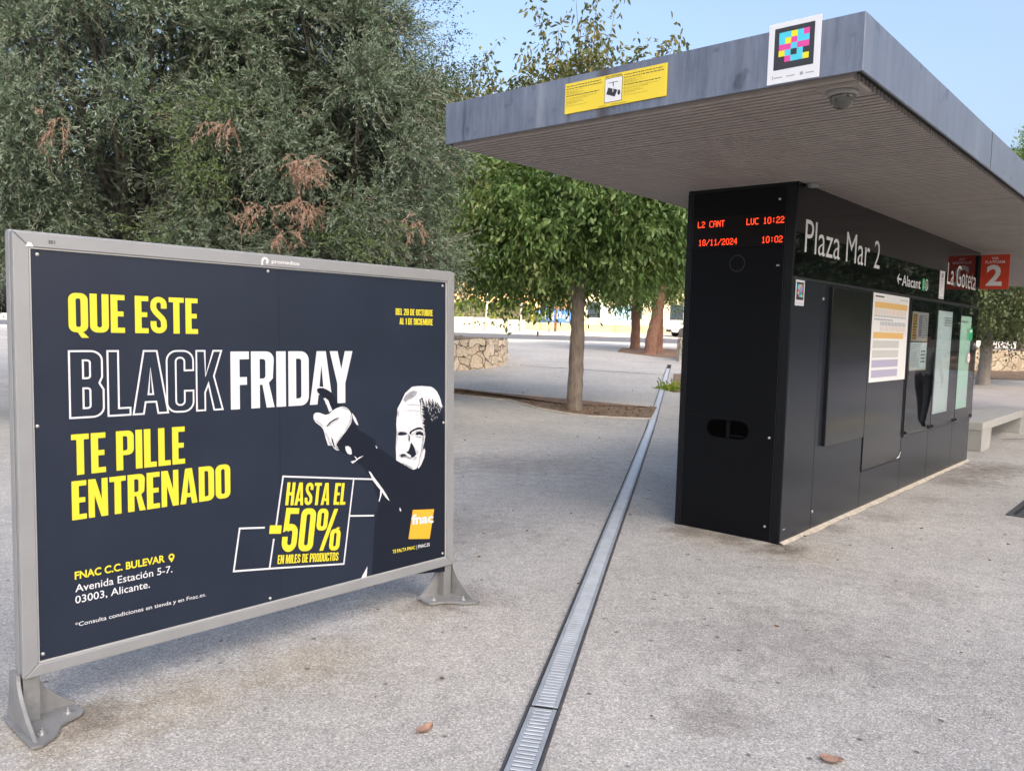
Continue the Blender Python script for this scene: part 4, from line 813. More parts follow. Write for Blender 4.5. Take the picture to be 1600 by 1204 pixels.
# LED display
e = MB(); e.box(-.001, .011, .076, .851, 2.272, 2.523); disp = e.build('display_window', MT['led_bg'], sh)
DOT = {'L': '10000 10000 10000 10000 10000 10000 11111', '2': '01110 10001 00001 00110 01000 10000 11111', 'C': '01111 10000 10000 10000 10000 10000 01111', 'A': '01110 10001 10001 11111 10001 10001 10001',
       'N': '10001 11001 11101 10111 10011 10001 10001', 'T': '11111 00100 00100 00100 00100 00100 00100', 'U': '10001 10001 10001 10001 10001 10001 01110', '1': '00100 01100 00100 00100 00100 00100 01110', '0': '01110 10001 10001 10001 10001 10001 01110',
       ':': '00000 00100 00100 00000 00100 00100 00000', '8': '01110 10001 10001 01110 10001 10001 01110', '/': '00001 00001 00010 00100 01000 10000 10000', '4': '00010 00110 01010 10010 11111 00010 00010', ' ': ' '.join(['00000'] * 7)}
e = MB()
def dots(s, n0, z0, px=.00565, pz=.0071):
    for i, ch in enumerate(s):
        for r_, row in enumerate(DOT[ch].split()):
            for c_, b in enumerate(row):
                if b == '1':
                    u, v = n0 + (i * 6 + c_) * px, z0 + (6 - r_) * pz
                    e.poly([E_(u, v, .0022), E_(u + px * .97, v, .0022), E_(u + px * .97, v + pz * .97, .0022), E_(u, v + pz * .97, .0022)])
dots('L2 CANT', -.805, 2.440); dots('LUC 10:22', -.388, 2.440); dots('18/11/2024', -.792, 2.296); dots('10:02', -.258, 2.296)
e.build('display_digits', MT['led'], disp)

# long face
b = MB(); b.box(.004, KL, -.004, .011, BAND + .008, 2.748)
band = b.build('glass_band', MT['blackglass'], sh, bevel=.0015)
b = MB(); b.box(0, KL, -.012, .012, BAND - .012, BAND + .004); b.build('ledge', MT['trim'], sh, bevel=.002)
def panel(l0, l1, z0, z1, mat, name='side_panel', y0=-.003):
    m_ = MB(); m_.box(l0 + .003, l1 - .003, y0, .0115, z0, z1); return m_.build(name, mat, sh, bevel=.002)
panel(0, .617, .012, BAND - .014, MT['kiosk_side']); panel(.617, 1.80, .012, BAND - .014, MT['kiosk_side'])
panel(1.80, 3.045, .012, .350, MT['kiosk_side'])
for a, b_ in ((3.045, 4.085), (4.085, 5.20), (5.20, KL)): panel(a, b_, .012, .572, MT['kiosk_side'])
# dead screen standing proud
m = MB(); m.box(.765, 1.735, -.034, -.003, .69, 2.005); m.build('raised_screen', MT['screen'], sh, bevel=.004)
# timetable case
tc_ = panel(1.81, 3.04, .356, BAND - .016, MT['screen'], 'timetable_case', -.008)
m = MB(); w_ = .008
m.box(1.815, 1.815 + w_, -.0112, -.008, .36, 2.02); m.box(3.026, 3.034, -.0112, -.008, .40, 2.02); m.box(1.825, 2.95, -.0112, -.008, .358, .366)
m.build('case_edge', MT['trim'], tc_)
m = MB(); m.poly([F_(2.9, .362, .012), F_(2.99, .372, .012), F_(3.03, .42, .012), F_(3.018, .43, .012), F_(2.98, .39, .012), F_(2.9, .376, .012)]); m.build('torn_tape', MT['white'], tc_)
# display cases with glass fronts
for a, b_ in ((3.05, 4.08), (4.09, 5.195), (5.205, KL - .004)):
    m = MB(); m.box(a, b_, .0, .0115, .576, BAND - .016); cs_ = m.build('display_case', MT['kiosk_side'], sh)
    m = MB(); m.poly([F_(a + .006, .58, .022), F_(b_ - .006, .58, .022), F_(b_ - .006, 2.018, .022), F_(a + .006, 2.018, .022)]); m.build('glass', MT['pane'], cs_)
    m = MB(); m.box(a, a + .006, -.024, .0, .577, 2.019); m.box(b_ - .006, b_, -.024, .0, .577, 2.019); m.box(a + .006, b_ - .006, -.024, 0, .577, .583); m.box(a + .006, b_ - .006, -.024, 0, 2.012, 2.019)
    m.build('case_frame', MT['trim'], cs_)
    for l in (a + .06, b_ - .06):
        q = MB(); q.lathe([(.016, 0), (.016, -.012), (.010, -.016), (0, -.016)], (l, -.0235, .615), 'y', 12); q.build('lock_stud', MT['black'], cs_, smooth=True)
for l, z in ((.64, .16), (.63, 1.90), (1.79, 1.99)):
    q = MB(); q.lathe([(.012, 0), (.012, -.006), (0, -.008)], (l, -.003, z), 'y', 10); q.build('screw', MT['bolt'], sh, smooth=True)
q = MB(); q.box(.05, .09, -.0055, -.003, .105, .112); q.build('scratch_plate', MT['print_grey'], sh)
# lettering on the glass band
def on(b, vf, d, m=0): b.flat(vf, lambda u, v: F_(u, v, d), m)
for q, a_, b_, z, c, bo in (('Plaza Mar 2', .185, 1.995, 2.235, .25, -.004), ('La Goteta', 4.49, 5.945, 2.245, .25, -.004), ('Alacant', 2.74, 3.40, 2.128, .105, .008)):
    lt = MB(); on(lt, text(q, a_, b_, z, c, bold=bo), .0055); lt.build('stop_name', MT['white'], band)
lt = MB(); on(lt, ([(2.56, 2.185), (2.62, 2.235), (2.645, 2.235), (2.6, 2.195), (2.71, 2.195), (2.71, 2.175), (2.6, 2.175), (2.645, 2.135), (2.62, 2.135)], [tuple(range(9))]), .0055); lt.build('arrow', MT['white'], band)
lt = MB(); on(lt, fill([rr(3.46, 2.118, 3.56, 2.245, .015, .015)]), .0055, 1); on(lt, text('2', 3.485, 3.535, 2.145, .075), .0062, 0); lt.build('line_badge', [MT['white'], MT['green']], band)
lt = MB(); on(lt, fill([arc(3.635, 2.182, .055, .062, 0, 355, 30), arc(3.635, 2.182, .042, .049, 0, 355, 30)]), .0055); on(lt, text('@', 3.605, 3.665, 2.16, .045), .0055); lt.build('round_symbol', MT['white'], band)
# mortar line at the foot
m = MB(); rng = random.Random(4); n = 60
inner = [(KL * i / n, -.0) for i in range(n + 1)]
outer = [(KL * i / n, -.035 - rng.uniform(0, .03)) for i in range(n + 1)]
for i in range(n):
    m.poly([(inner[i][0], .01, .022), (outer[i][0], outer[i][1], .005), (outer[i + 1][0], outer[i + 1][1], .005), (inner[i + 1][0], .01, .022)])
m.build('mortar_fillet', MT['mortar'], sh)

# canopy
CX0, CX1, CY0, CY1, CZ0, CZ1 = -2.2946, 13.76, -1.194, 1.383, 2.752, 3.003
m = MB(); T = .012
m.box(CX0, CX0 + T, CY0, CY1, CZ0, CZ1); m.box(CX1 - T, CX1, CY0, CY1, CZ0, CZ1)
m.box(CX0 + T, CX1 - T, CY0, CY0 + T, CZ0, CZ1); m.box(CX0 + T, CX1 - T, CY1 - T, CY1, CZ0, CZ1)
m.box(CX0 + T, CX1 - T, CY0 + T, CY1 - T, CZ1 - .03, CZ1 - .004)
canopy = m.build('canopy', MT['zinc'], sh, bevel=.002)
tag(canopy, 'flat canopy with weathered zinc edge')
m = MB()
for x in (CX0 + 2.6, CX0 + 5.3, CX0 + 8.0, CX0 + 10.7): m.box(x, x + .004, CY0 - .0015, CY0, CZ0 + .002, CZ1 - .002)
m.build('edge_joint', MT['joint'], canopy)
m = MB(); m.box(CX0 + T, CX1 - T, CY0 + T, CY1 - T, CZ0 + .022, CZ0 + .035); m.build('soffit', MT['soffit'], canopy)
m = MB(); x = CX0 + .045; rng = random.Random(9); i = 0
while x < CX1 - .06:
    up_ = rng.uniform(-.0004, .0004)
    m.box(x, x + .034, CY0 + .05, CY1 - .03, CZ0 - .012 + up_, CZ0 + .018)
    x += .0535 + rng.choice((0, 0, 0, .002, .008)); i += 1
slats = m.build('soffit_slats', MT['slat'], canopy)
m = MB(); m.lathe([(.045, 0), (.045, -.02), (.030, -.035), (0, -.04)], (.153, -.054, CZ0 - .006), 'z', 16); m.build('soffit_lamp', MT['domewhite'], canopy, smooth=True)

# ------------------------------------------------------------------ things fixed to the shelter
def front(n, z, d=0.0): return (-d, -n, z)      # local to an Empty at the canopy's front edge
t = thing('camera_notice', 'yellow video surveillance notice fixed to the front edge of the zinc canopy', 'notice', K(CX0, 0), KYAW)
m = MB(); m.box(-.008, -.001, -.2275, .422, 2.797, 2.963); m.build('notice_plate', MT['yellow'], t, bevel=.0015)
m = MB()
def fr_(b, q, d, k=0): b.poly([front(u, v, d) for u, v in q], k)
def rect(u0, v0, u1, v1): return [(u0, v0), (u1, v0), (u1, v1), (u0, v1)]
fr_(m, rect(-.153, 2.8165, -.040, 2.9445), .0088, 1); fr_(m, rect(-.150, 2.8195, -.043, 2.9415), .0094, 0)
fr_(m, rect(-.128, 2.918, -.068, 2.921), .0100, 1); fr_(m, rect(-.1005, 2.876, -.0955, 2.918), .0100, 1)
fr_(m, [(-.140, 2.862), (-.085, 2.842), (-.070, 2.876), (-.130, 2.896)], .0104, 1)
m.flat(fill([arc(-.060, 2.861, .009, .014, 0, 350, 16)]), lambda u, v: front(u, v, .0104), 1)
fr_(m, rect(-.1002, 2.868, -.0958, 2.90), .0109, 0)
m.build('camera_symbol', [MT['tag_white'], MT['print_dark']], t)
m = MB(); rng = random.Random(2)
m.flat(text('ZONA VIDEOVIGILADA', -.152, -.041, 2.949, .0075, bold=.02), lambda u, v: front(u, v, .0088), 0)
for n0, n1 in ((-.412, -.165), (-.030, .215)):
    v = 2.944
    for kind, frac, dv in ((0, .95, .014), (0, .98, .011), (1, .45, .006), (1, .3, .006), (1, .5, .006), (1, .35, .010), (0, .9, .012), (1, .85, .007), (1, .6, .010), (1, .42, .006), (1, .5, .006), (1, .3, .012), (1, .6, .006)):
        u = n0; end = n0 + (n1 - n0) * frac
        if n0 > -.1 and v < 2.87: end = min(end, .16)
        while u < end:
            w = rng.uniform(.008, .022); fr_(m, rect(u, v, min(u + w, end), v + (.0038 if kind == 0 else .0025)), .0088, 0 if kind == 0 else 1); u += w + .004
        v -= dv
for u0 in (-.19, -.11, -.06): fr_(m, rect(u0, 2.803, u0 + .05, 2.807), .0088, 1)
m.build('notice_lettering', [MT['print_dark'], MT['print_olive']], t)

def code_plate(name, label, loc, rz, n0, n1, z0, z1, put3, grp=None, thick=.006):
    t = thing(name, label, 'plate', loc, rz)
    w, h = n1 - n0, z1 - z0
    m = MB(); m.prism([put3(u, v, 0.001) for u, v in rect(n0, z0, n1, z1)], Vector(put3(0, 0, thick)) - Vector(put3(0, 0, .001))); m.build('plate', MT['tag_white'], t, bevel=.001)
    m = MB(); Q = lambda q, d, k: m.poly([put3(u, v, thick + d) for u, v in q], k)
    bs = w * .765; bx, bz = n0 + w * .118, z0 + h * .225; bh = h * .685
    Q(rect(bx, bz, bx + bs, bz + bh), .0006, 0)
    pat = ['CCYCM', 'CYMCC', 'MMCMM', 'YCKCK', 'KMCCY']; cw, ch_ = bs * .76 / 5, bh * .72 / 5; gx, gz = bx + bs * .12, bz + bh * .165
    for i, row in enumerate(pat):
        for j, c in enumerate(row):
            if c != 'K': Q(rect(gx + j * cw, gz + (4 - i) * ch_, gx + (j + 1) * cw, gz + (5 - i) * ch_), .0012, 'KCMY'.index(c))
    m.build('colour_code', [MT['tag_black'], MT['cyan'], MT['magenta'], MT['yel']], t)
    m = MB(); Q = lambda q, d, k=0: m.poly([put3(u, v, thick + d) for u, v in q], k)
    for a, b_ in ((.13, .30), (.38, .54), (.75, .90)): Q(rect(n0 + w * a, z0 + h * .09, n0 + w * b_, z0 + h * .108), .0006)
    Q(rect(n0 + w * .10, z0 + h * .07, n0 + w * .115, z0 + h * .14), .0006)
    m.flat(fill([arc(n0 + w * .67, z0 + h * .105, w * .035, w * .035, 0, 345, 12)]), lambda u, v: put3(u, v, thick + .0006)); m.build('maker_marks', MT['print_grey'], t)
    return t
code_plate('colour_code_plate', 'white plate with a pink, blue and yellow colour code standing on the canopy edge', K(CX0, 0), KYAW, .763, 1.0065, 2.757, 3.0305, front)
code_plate('colour_code_sticker', 'small colour code sticker at the top of the kiosk side below the stop name', K(0, 0), KYAW, .052, .228, 1.826, 2.020, lambda u, v, d: F_(u, v, d + .003), thick=.0015)

t = thing('dome_camera', 'smoked glass dome camera hanging under the front corner of the canopy', 'camera', K(-2.10, 1.045, CZ0), KYAW)
m = MB(); m.box(-.085, .085, -.10, .09, -.022, -.004); m.box(-.02, .02, .09, .20, -.024, -.008); m.build('mount', MT['slat'], t, bevel=.003)
m = MB(); m.lathe([(.070, -.022), (.070, -.036), (.064, -.044), (0, -.050)], (0, 0, 0), 'z', 28); m.build('housing', MT['domewhite'], t, smooth=False, bevel=.003)
m = MB(); m.lathe([(.058 * math.cos(R(a)), -.044 - .058 * math.sin(R(a))) for a in range(0, 91, 9)], (0, 0, 0), 'z', 28); m.build('dome', MT['domeglass'], t, smooth=True)

t = thing('platform_sign', 'red platform 2 sign projecting from the far end of the kiosk', 'sign', K(6.03, 0), KYAW)
m = MB(); m.box(-.012, .012, -.361, -.036, 2.266, 2.706); m.build('sign_panel', MT['red'], t, bevel=.002)
m = MB(); m.box(-.014, .014, -.036, -.004, 2.28, 2.70); m.build('bracket', MT['black'], t)
m = MB()
for s, a, b_, z, c in (('VIA', .155, .235, 2.642, .034), ('PLATFORM', .085, .305, 2.594, .034), ('2', .105, .285, 2.318, .245)):
    m.flat(text(s, a, b_, z, c, bold=.03 if s == '2' else .012), lambda u, v: front(u, v, .0132))
m.build('sign_lettering', MT['white'], t)

def sheet_thing(name, label, rects, l0, l1, z0, z1, base, d=.004):
    """a printed sheet on the long face; rects are (u0, v0, u1, v1, material) in fractions of the sheet"""
    t = thing(name, label, 'notice', K(0, 0), KYAW)
    m = MB(); m.prism([F_(u, v, d) for u, v in rect(l0, z0, l1, z1)], (0, -.0008, 0)); m.build('paper', base, t)
    mats = []; m = MB()
    for i, (a, b_, c, e_, mm) in enumerate(rects):
        if mm not in mats: mats.append(mm)
        m.poly([F_(u, v, d + .0014) for u, v in rect(l0 + a * (l1 - l0), z0 + b_ * (z1 - z0), l0 + c * (l1 - l0), z0 + e_ * (z1 - z0))], mats.index(mm))
    m.build('print', [MT[q] for q in mats], t)
    return t
rng = random.Random(12)
r_ = [(.05, .955, .28, .972, 'print_dark'), (.72, .945, .95, .962, 'pgrey'), (.05, .92, .93, .924, 'pgrey'),
      (.05, .835, .955, .905, 'amber'), (.05, .495, .88, .565, 'amber')]
for i in range(22):
    x0 = .055 + i * .04
    r_ += [(x0, .765, x0 + .022, .828, 'peach' if i % 3 else 'pgrey'), (x0, .735, x0 + .024, .758, 'print_grey')]
    if i > 3: r_ += [(x0, .640, x0 + .022, .688, 'print_grey'), (x0, .575, x0 + .020, .632, 'peach' if i % 4 else 'pgrey')]
r_ += [(.05, .70, .55, .715, 'print_grey')]
for z, c in ((.385, 'pgrey'), (.275, 'pgrey'), (.165, 'lilac'), (.05, 'lilac')): r_.append((.05, z, .76, z + .085, c))
sheet_thing('timetable_poster', 'white tram timetable with orange bands filling the top of its case', [q for q in r_ if q], 1.862, 3.008, 1.182, 2.016, MT['white'], .009)
def text_rows(x0, x1, y0, y1, n, c):
    out = []
    for i in range(n):
        y = y1 - (y1 - y0) * (i + .8) / n; u = x0
        while u < x1 - .02:
            w = min(rng.uniform(.05, .16), x1 - u); out.append((u, y, u + w, y + (y1 - y0) / n * .5, c)); u += w + .03
    return out
r_ = [(.03, .04, .30, .94, 'amber'), (.40, .15, .62, .90, 'lilac')] + text_rows(.05, .28, .06, .92, 9, 'print_dark') + text_rows(.66, .95, .1, .92, 10, 'print_grey') + text_rows(.42, .6, .18, .88, 10, 'pgrey') + [(.03, .02, .95, .05, 'peach')]
sheet_thing('service_notice', 'upper notice with orange and purple columns behind the first glass pane', r_, 3.18, 3.80, 1.575, 1.885, MT['white'])
r_ = text_rows(.05, .60, .1, .95, 12, 'print_grey') + text_rows(.65, .95, .25, .75, 4, 'print_dark') + [(.03, .01, .97, .05, 'peach')]
sheet_thing('service_notice', 'lower notice of dense dark text under the orange and purple notice', r_, 3.17, 3.80, 1.262, 1.562, MT['paper'])
r_ = text_rows(.45, .95, .85, .95, 4, 'print_grey') + [(.05, .30, .9, .303, 'pgrey'), (.1, .62, .8, .623, 'pgrey'), (.62, .55, .72, .56, 'print_grey')]
for i in range(14): r_.append((.08 + .05 * (i % 7), .2 + .045 * i, .12 + .05 * (i % 7), .204 + .045 * i, 'pgrey'))
sheet_thing('route_map', 'tall pale blue line map sheet behind the middle glass pane', r_, 4.21, 4.86, .74, 1.93, MT['paper'])
r_ = [(.1, .35, .8, .353, 'pgrey'), (.2, .1, .9, .2, 'paper'), (.15, .6, .6, .603, 'pgrey'), (.1, .93, .7, .95, 'pgrey')] + [(.1 + .04 * i, .45 + .03 * i, .14 + .04 * i, .455 + .03 * i, 'pgrey') for i in range(12)]
sheet_thing('route_map', 'tall mint green line map sheet behind the farthest glass pane', r_, 5.26, 5.86, .735, 1.90, MT['mint'])
t = thing('strip_notice', 'narrow white paper strip stuck on the glass band before the second stop name', 'notice', K(0, 0), KYAW)
m = MB(); m.prism([F_(u, v, .0055) for u, v in rect(4.155, 2.062, 4.375, 2.378)], (0, -.0008, 0)); m.build('paper', MT['white'], t)
m = MB()
for a, b_, c, e_ in ((4.22, 2.30, 4.31, 2.35), (4.20, 2.27, 4.33, 2.278), (4.20, 2.25, 4.30, 2.256), (4.20, 2.23, 4.33, 2.236), (4.2, 2.2, 4.3, 2.206), (4.18, 2.078, 4.35, 2.086)): m.poly([F_(u, v, .0072) for u, v in rect(a, b_, c, e_)])
m.build('print', MT['print_grey'], t)
t = thing('green_light_reflection', 'painted reflection of a green platform light on the farthest glass pane', 'reflection', K(0, 0), KYAW)  # mirror image of a platform light, painted as flat shapes on the pane
m = MB(); m.flat(fill([rr(5.66, 1.60, 5.86, 1.76, .05, .05)]), lambda u, v: F_(u, v, .026)); m.build('mirrored_light', MT['green'], t)
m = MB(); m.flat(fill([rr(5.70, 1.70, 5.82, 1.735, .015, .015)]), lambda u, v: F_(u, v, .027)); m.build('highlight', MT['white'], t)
t = thing('round_sign_reflection', 'painted reflection of a round white sign below the green light', 'sticker', K(0, 0), KYAW)  # reflected round platform sign, painted flat on the glass
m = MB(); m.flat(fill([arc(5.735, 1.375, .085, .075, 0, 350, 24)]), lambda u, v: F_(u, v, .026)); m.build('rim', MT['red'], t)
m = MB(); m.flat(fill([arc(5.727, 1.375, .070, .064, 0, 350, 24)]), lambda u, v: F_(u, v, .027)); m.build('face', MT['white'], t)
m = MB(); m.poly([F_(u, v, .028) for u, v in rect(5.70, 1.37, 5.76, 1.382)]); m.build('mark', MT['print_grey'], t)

# ------------------------------------------------------------------ concrete bench
t = thing('concrete_bench', 'long plain concrete bench just past the far end of the kiosk', 'bench', K(7.25, -.06), KYAW)
m = MB(); m.box(-.07, 3.62, -.03, .58, .31, .43); m.build('seat', MT['concrete'], t, bevel=.012)
for x0 in (-.0, 3.0):
    m = MB(); zz = -.01
    for q in ((0,),):
        n = len(m.v); a0, a1, b0, b1 = (x0, x0 + .58, x0 - (.06 if x0 == 0 else -.0), x0 + .60)
        m.prism([(a0, -.012, 0), (a1, -.012, 0), (b1, -.022, .31), (b0, -.022, .31)], (0, .58, 0))
    m.build('leg', MT['concrete'], t, bevel=.008)

# ------------------------------------------------------------------ foliage
def leaves(name, base, dirs, length, width, mat, parent, rs, fold=.25, broad=False):
    """many leaf blades as one mesh; base, dirs are N x 3 arrays"""
    n = len(base); dirs = dirs / (np.linalg.norm(dirs, axis=1, keepdims=True) + 1e-9)
    rnd = rs.normal(size=(n, 3)); side = np.cross(dirs, rnd); side /= (np.linalg.norm(side, axis=1, keepdims=True) + 1e-9)
    nrm = np.cross(side, dirs); L = np.broadcast_to(length, (n,))[:, None]; W = np.broadcast_to(width, (n,))[:, None]
    if broad:
        sag = nrm * L * rs.uniform(-.18, .18, (n, 1))
        V = np.stack([base, base + dirs * L * .28 + side * W * .46 + nrm * W * fold + sag * .4, base + dirs * L * .62 + side * W * .40 + nrm * W * fold + sag * .8,
                      base + dirs * L + sag, base + dirs * L * .62 - side * W * .40 + nrm * W * fold + sag * .8, base + dirs * L * .28 - side * W * .46 + nrm * W * fold + sag * .4], 1)
        idx = np.array([0, 1, 2, 3, 0, 3, 4, 5]); per, nv = 2, 6
    else:
        V = np.stack([base, base + dirs * L * .5 + side * W * .5, base + dirs * L, base + dirs * L * .5 - side * W * .5], 1)
        idx = np.array([0, 1, 2, 3]); per, nv = 1, 4
    me = bpy.data.meshes.new(name)
    me.vertices.add(n * nv); me.vertices.foreach_set('co', V.reshape(-1).astype(np.float32))
    li = (np.arange(n)[:, None] * nv + idx[None, :]).reshape(-1)
    me.loops.add(len(li)); me.loops.foreach_set('vertex_index', li.astype(np.int32))
    me.polygons.add(n * per); me.polygons.foreach_set('loop_start', (np.arange(n * per) * 4).astype(np.int32))
    me.materials.append(mat); me.update(calc_edges=True); me.validate()
    o = bpy.data.objects.new(name, me); COL.objects.link(o)
    if parent: o.parent = parent
    return o

def unit(a): return a / (np.linalg.norm(a, axis=-1, keepdims=True) + 1e-9)

def shoots(rs, start, dirs, length, nleaf, droop, curl=.25, lo=.25):
    """leaf stations along curved shoots: returns base, tangent, and the shoot polylines"""
    n = len(start); t = np.linspace(lo, 1, nleaf)[None, :, None]
    L = np.broadcast_to(length, (n,))[:, None, None]
    bend = rs.normal(size=(n, 1, 3)) * curl
    dn = np.array([0, 0, -1.0])[None, None, :] * np.broadcast_to(droop, (n,))[:, None, None]
    pos = start[:, None, :] + L * (dirs[:, None, :] * t + (bend + dn) * t * t * .5)
    tan = unit(dirs[:, None, :] + (bend + dn) * t)
    return pos, tan

def trunk_mesh(name, path, r0, r1, mat, parent, limbs=(), sides=12):
    m = MB(); k = len(path)
    fine, rad = [], []; wr = random.Random(int(r0 * 1e4) + k)
    for i in range(k - 1):
        for j in range(6):
            f = (i + j / 6) / (k - 1); p = Vector(path[i]).lerp(Vector(path[i + 1]), j / 6)
            fine.append(p + Vector((wr.uniform(-1, 1), wr.uniform(-1, 1), 0)) * r0 * .05); rad.append((r0 + (r1 - r0) * f) * (1 + .35 * max(0, 1 - f * 9) ** 2) * wr.uniform(.96, 1.05))
    fine.append(Vector(path[-1])); rad.append(r1); path = fine
    m.tube(path, rad, sides)
    for lp, a, b in limbs: m.tube(lp, [a + (b - a) * i / (len(lp) - 1) for i in range(len(lp))], 7)
    return m.build(name, mat, parent, smooth=True)

def limb(rng, a, b, k=5, wob=.12):
    a, b = Vector(a), Vector(b); d = (b - a).length
    out = []
    for i in range(k + 1):
        t = i / k; p = a.lerp(b, t); p.z += math.sin(t * math.pi) * d * .08
        if 0 < i < k: p += Vector((rng.uniform(-1, 1), rng.uniform(-1, 1), rng.uniform(-1, 1))) * wob * d * .3
        out.append(p)
    return out

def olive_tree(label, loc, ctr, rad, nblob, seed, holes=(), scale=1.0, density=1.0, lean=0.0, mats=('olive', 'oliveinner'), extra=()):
    """narrow-leaved crown of many leafy lobes; ctr and rad are local"""
    rs = np.random.RandomState(seed); rng = random.Random(seed)
    t = thing('olive_tree', label, 'tree', loc, 0, None)
    top = Vector((ctr[0] * .4, ctr[1] * .4, ctr[2] * .55))
    d = unit(rs.normal(size=(nblob * 3, 3))); d = d[d[:, 2] > -.75][:nblob]
    rr_ = rs.uniform(.62, 1.0, (len(d), 1)) ** .6
    blobs = np.array(ctr) + d * rr_ * np.array(rad) * .82
    blobs = np.concatenate([blobs, np.array(extra).reshape(-1, 3)]) if len(extra) else blobs
    keep = np.ones(len(blobs), bool)
    for hx, hy, hz, hr in holes: keep &= np.linalg.norm((blobs - np.array((hx, hy, hz))) * np.array([1, .35, 1]), axis=1) > hr
    blobs = blobs[keep]
    limbs = [(limb(rng, top if i % 3 else (0, 0, ctr[2] * .35), b), .055 * scale, .016) for i, b in enumerate(blobs[::2])]
    trunk_mesh('trunk', [(0, 0, -.1), (.08, .03, ctr[2] * .25), top], .20 * scale, .12 * scale, MT['barkdark'], t, limbs)
    pos_all, dir_all, twig = [], [], MB()
    for b in blobs:
        br = rs.uniform(.42, .85); n = int(185 * density * br)
        out = unit(b - np.array(ctr)); dd = unit(rs.normal(size=(n, 3)) + out * 1.1 + np.array([0, 0, .25]))
        st = b + dd * br * rs.uniform(.05, .45, (n, 1)); ln = rs.uniform(.30, .62, n)
        dr = rs.uniform(-.2, 1.3, n)
        pos, tan = shoots(rs, st, dd, ln, 15, dr)
        for k in range(0, n, 5): twig.tube([st[k]] + [pos[k, j] for j in (4, 9, 14)], [.006, .005, .004, .002], 3, 0, False)
        for s in (0, 1):
            sd = unit(rs.normal(size=tan.shape)); ld = unit(tan * .75 + sd * .75)
            pos_all.append(pos.reshape(-1, 3)); dir_all.append(ld.reshape(-1, 3))
    pos = np.concatenate(pos_all); dr = np.concatenate(dir_all); n = len(pos)
    leaves('crown', pos, dr, rs.uniform(.046, .085, n) * scale, rs.uniform(.011, .017, n) * scale, MT[mats[0]], t, rs)
    twig.build('twig_work', MT['twig'], t)
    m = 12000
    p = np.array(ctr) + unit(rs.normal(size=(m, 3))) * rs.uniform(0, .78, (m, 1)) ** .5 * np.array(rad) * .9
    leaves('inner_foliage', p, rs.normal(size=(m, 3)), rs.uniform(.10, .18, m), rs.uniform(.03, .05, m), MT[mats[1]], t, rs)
    return t, rs

def tuft(parent, label, at_, rs, n=26, L=.34, mat='dead'):
    """a hanging bunch of dry shoots on a crown, in the tree's own coordinates"""
    st = np.array(at_) + rs.normal(size=(n, 3)) * np.array([.10, .07, .06])
    dd = unit(np.array([0, -.25, -.35]) + rs.normal(size=(n, 3)) * .55)
    pos, tan = shoots(rs, st, dd, rs.uniform(.5, 1.1, n) * L, 14, rs.uniform(.6, 1.6, n), .3, .1)
    ld = unit(tan + rs.normal(size=tan.shape) * .5 + np.array([0, 0, -.5]))
    o = leaves('dead_foliage', pos.reshape(-1, 3), ld.reshape(-1, 3), rs.uniform(.04, .07, pos.size // 3), .0125, MT[mat], parent, rs)
    tag(o, label)
    m = MB()
    for k in range(n): m.tube([st[k]] + [pos[k, j] for j in (3, 7, 11)], [.003, .003, .002, .001], 3, 0, False)
    m.build('twig_work', MT['leafpink'], o)

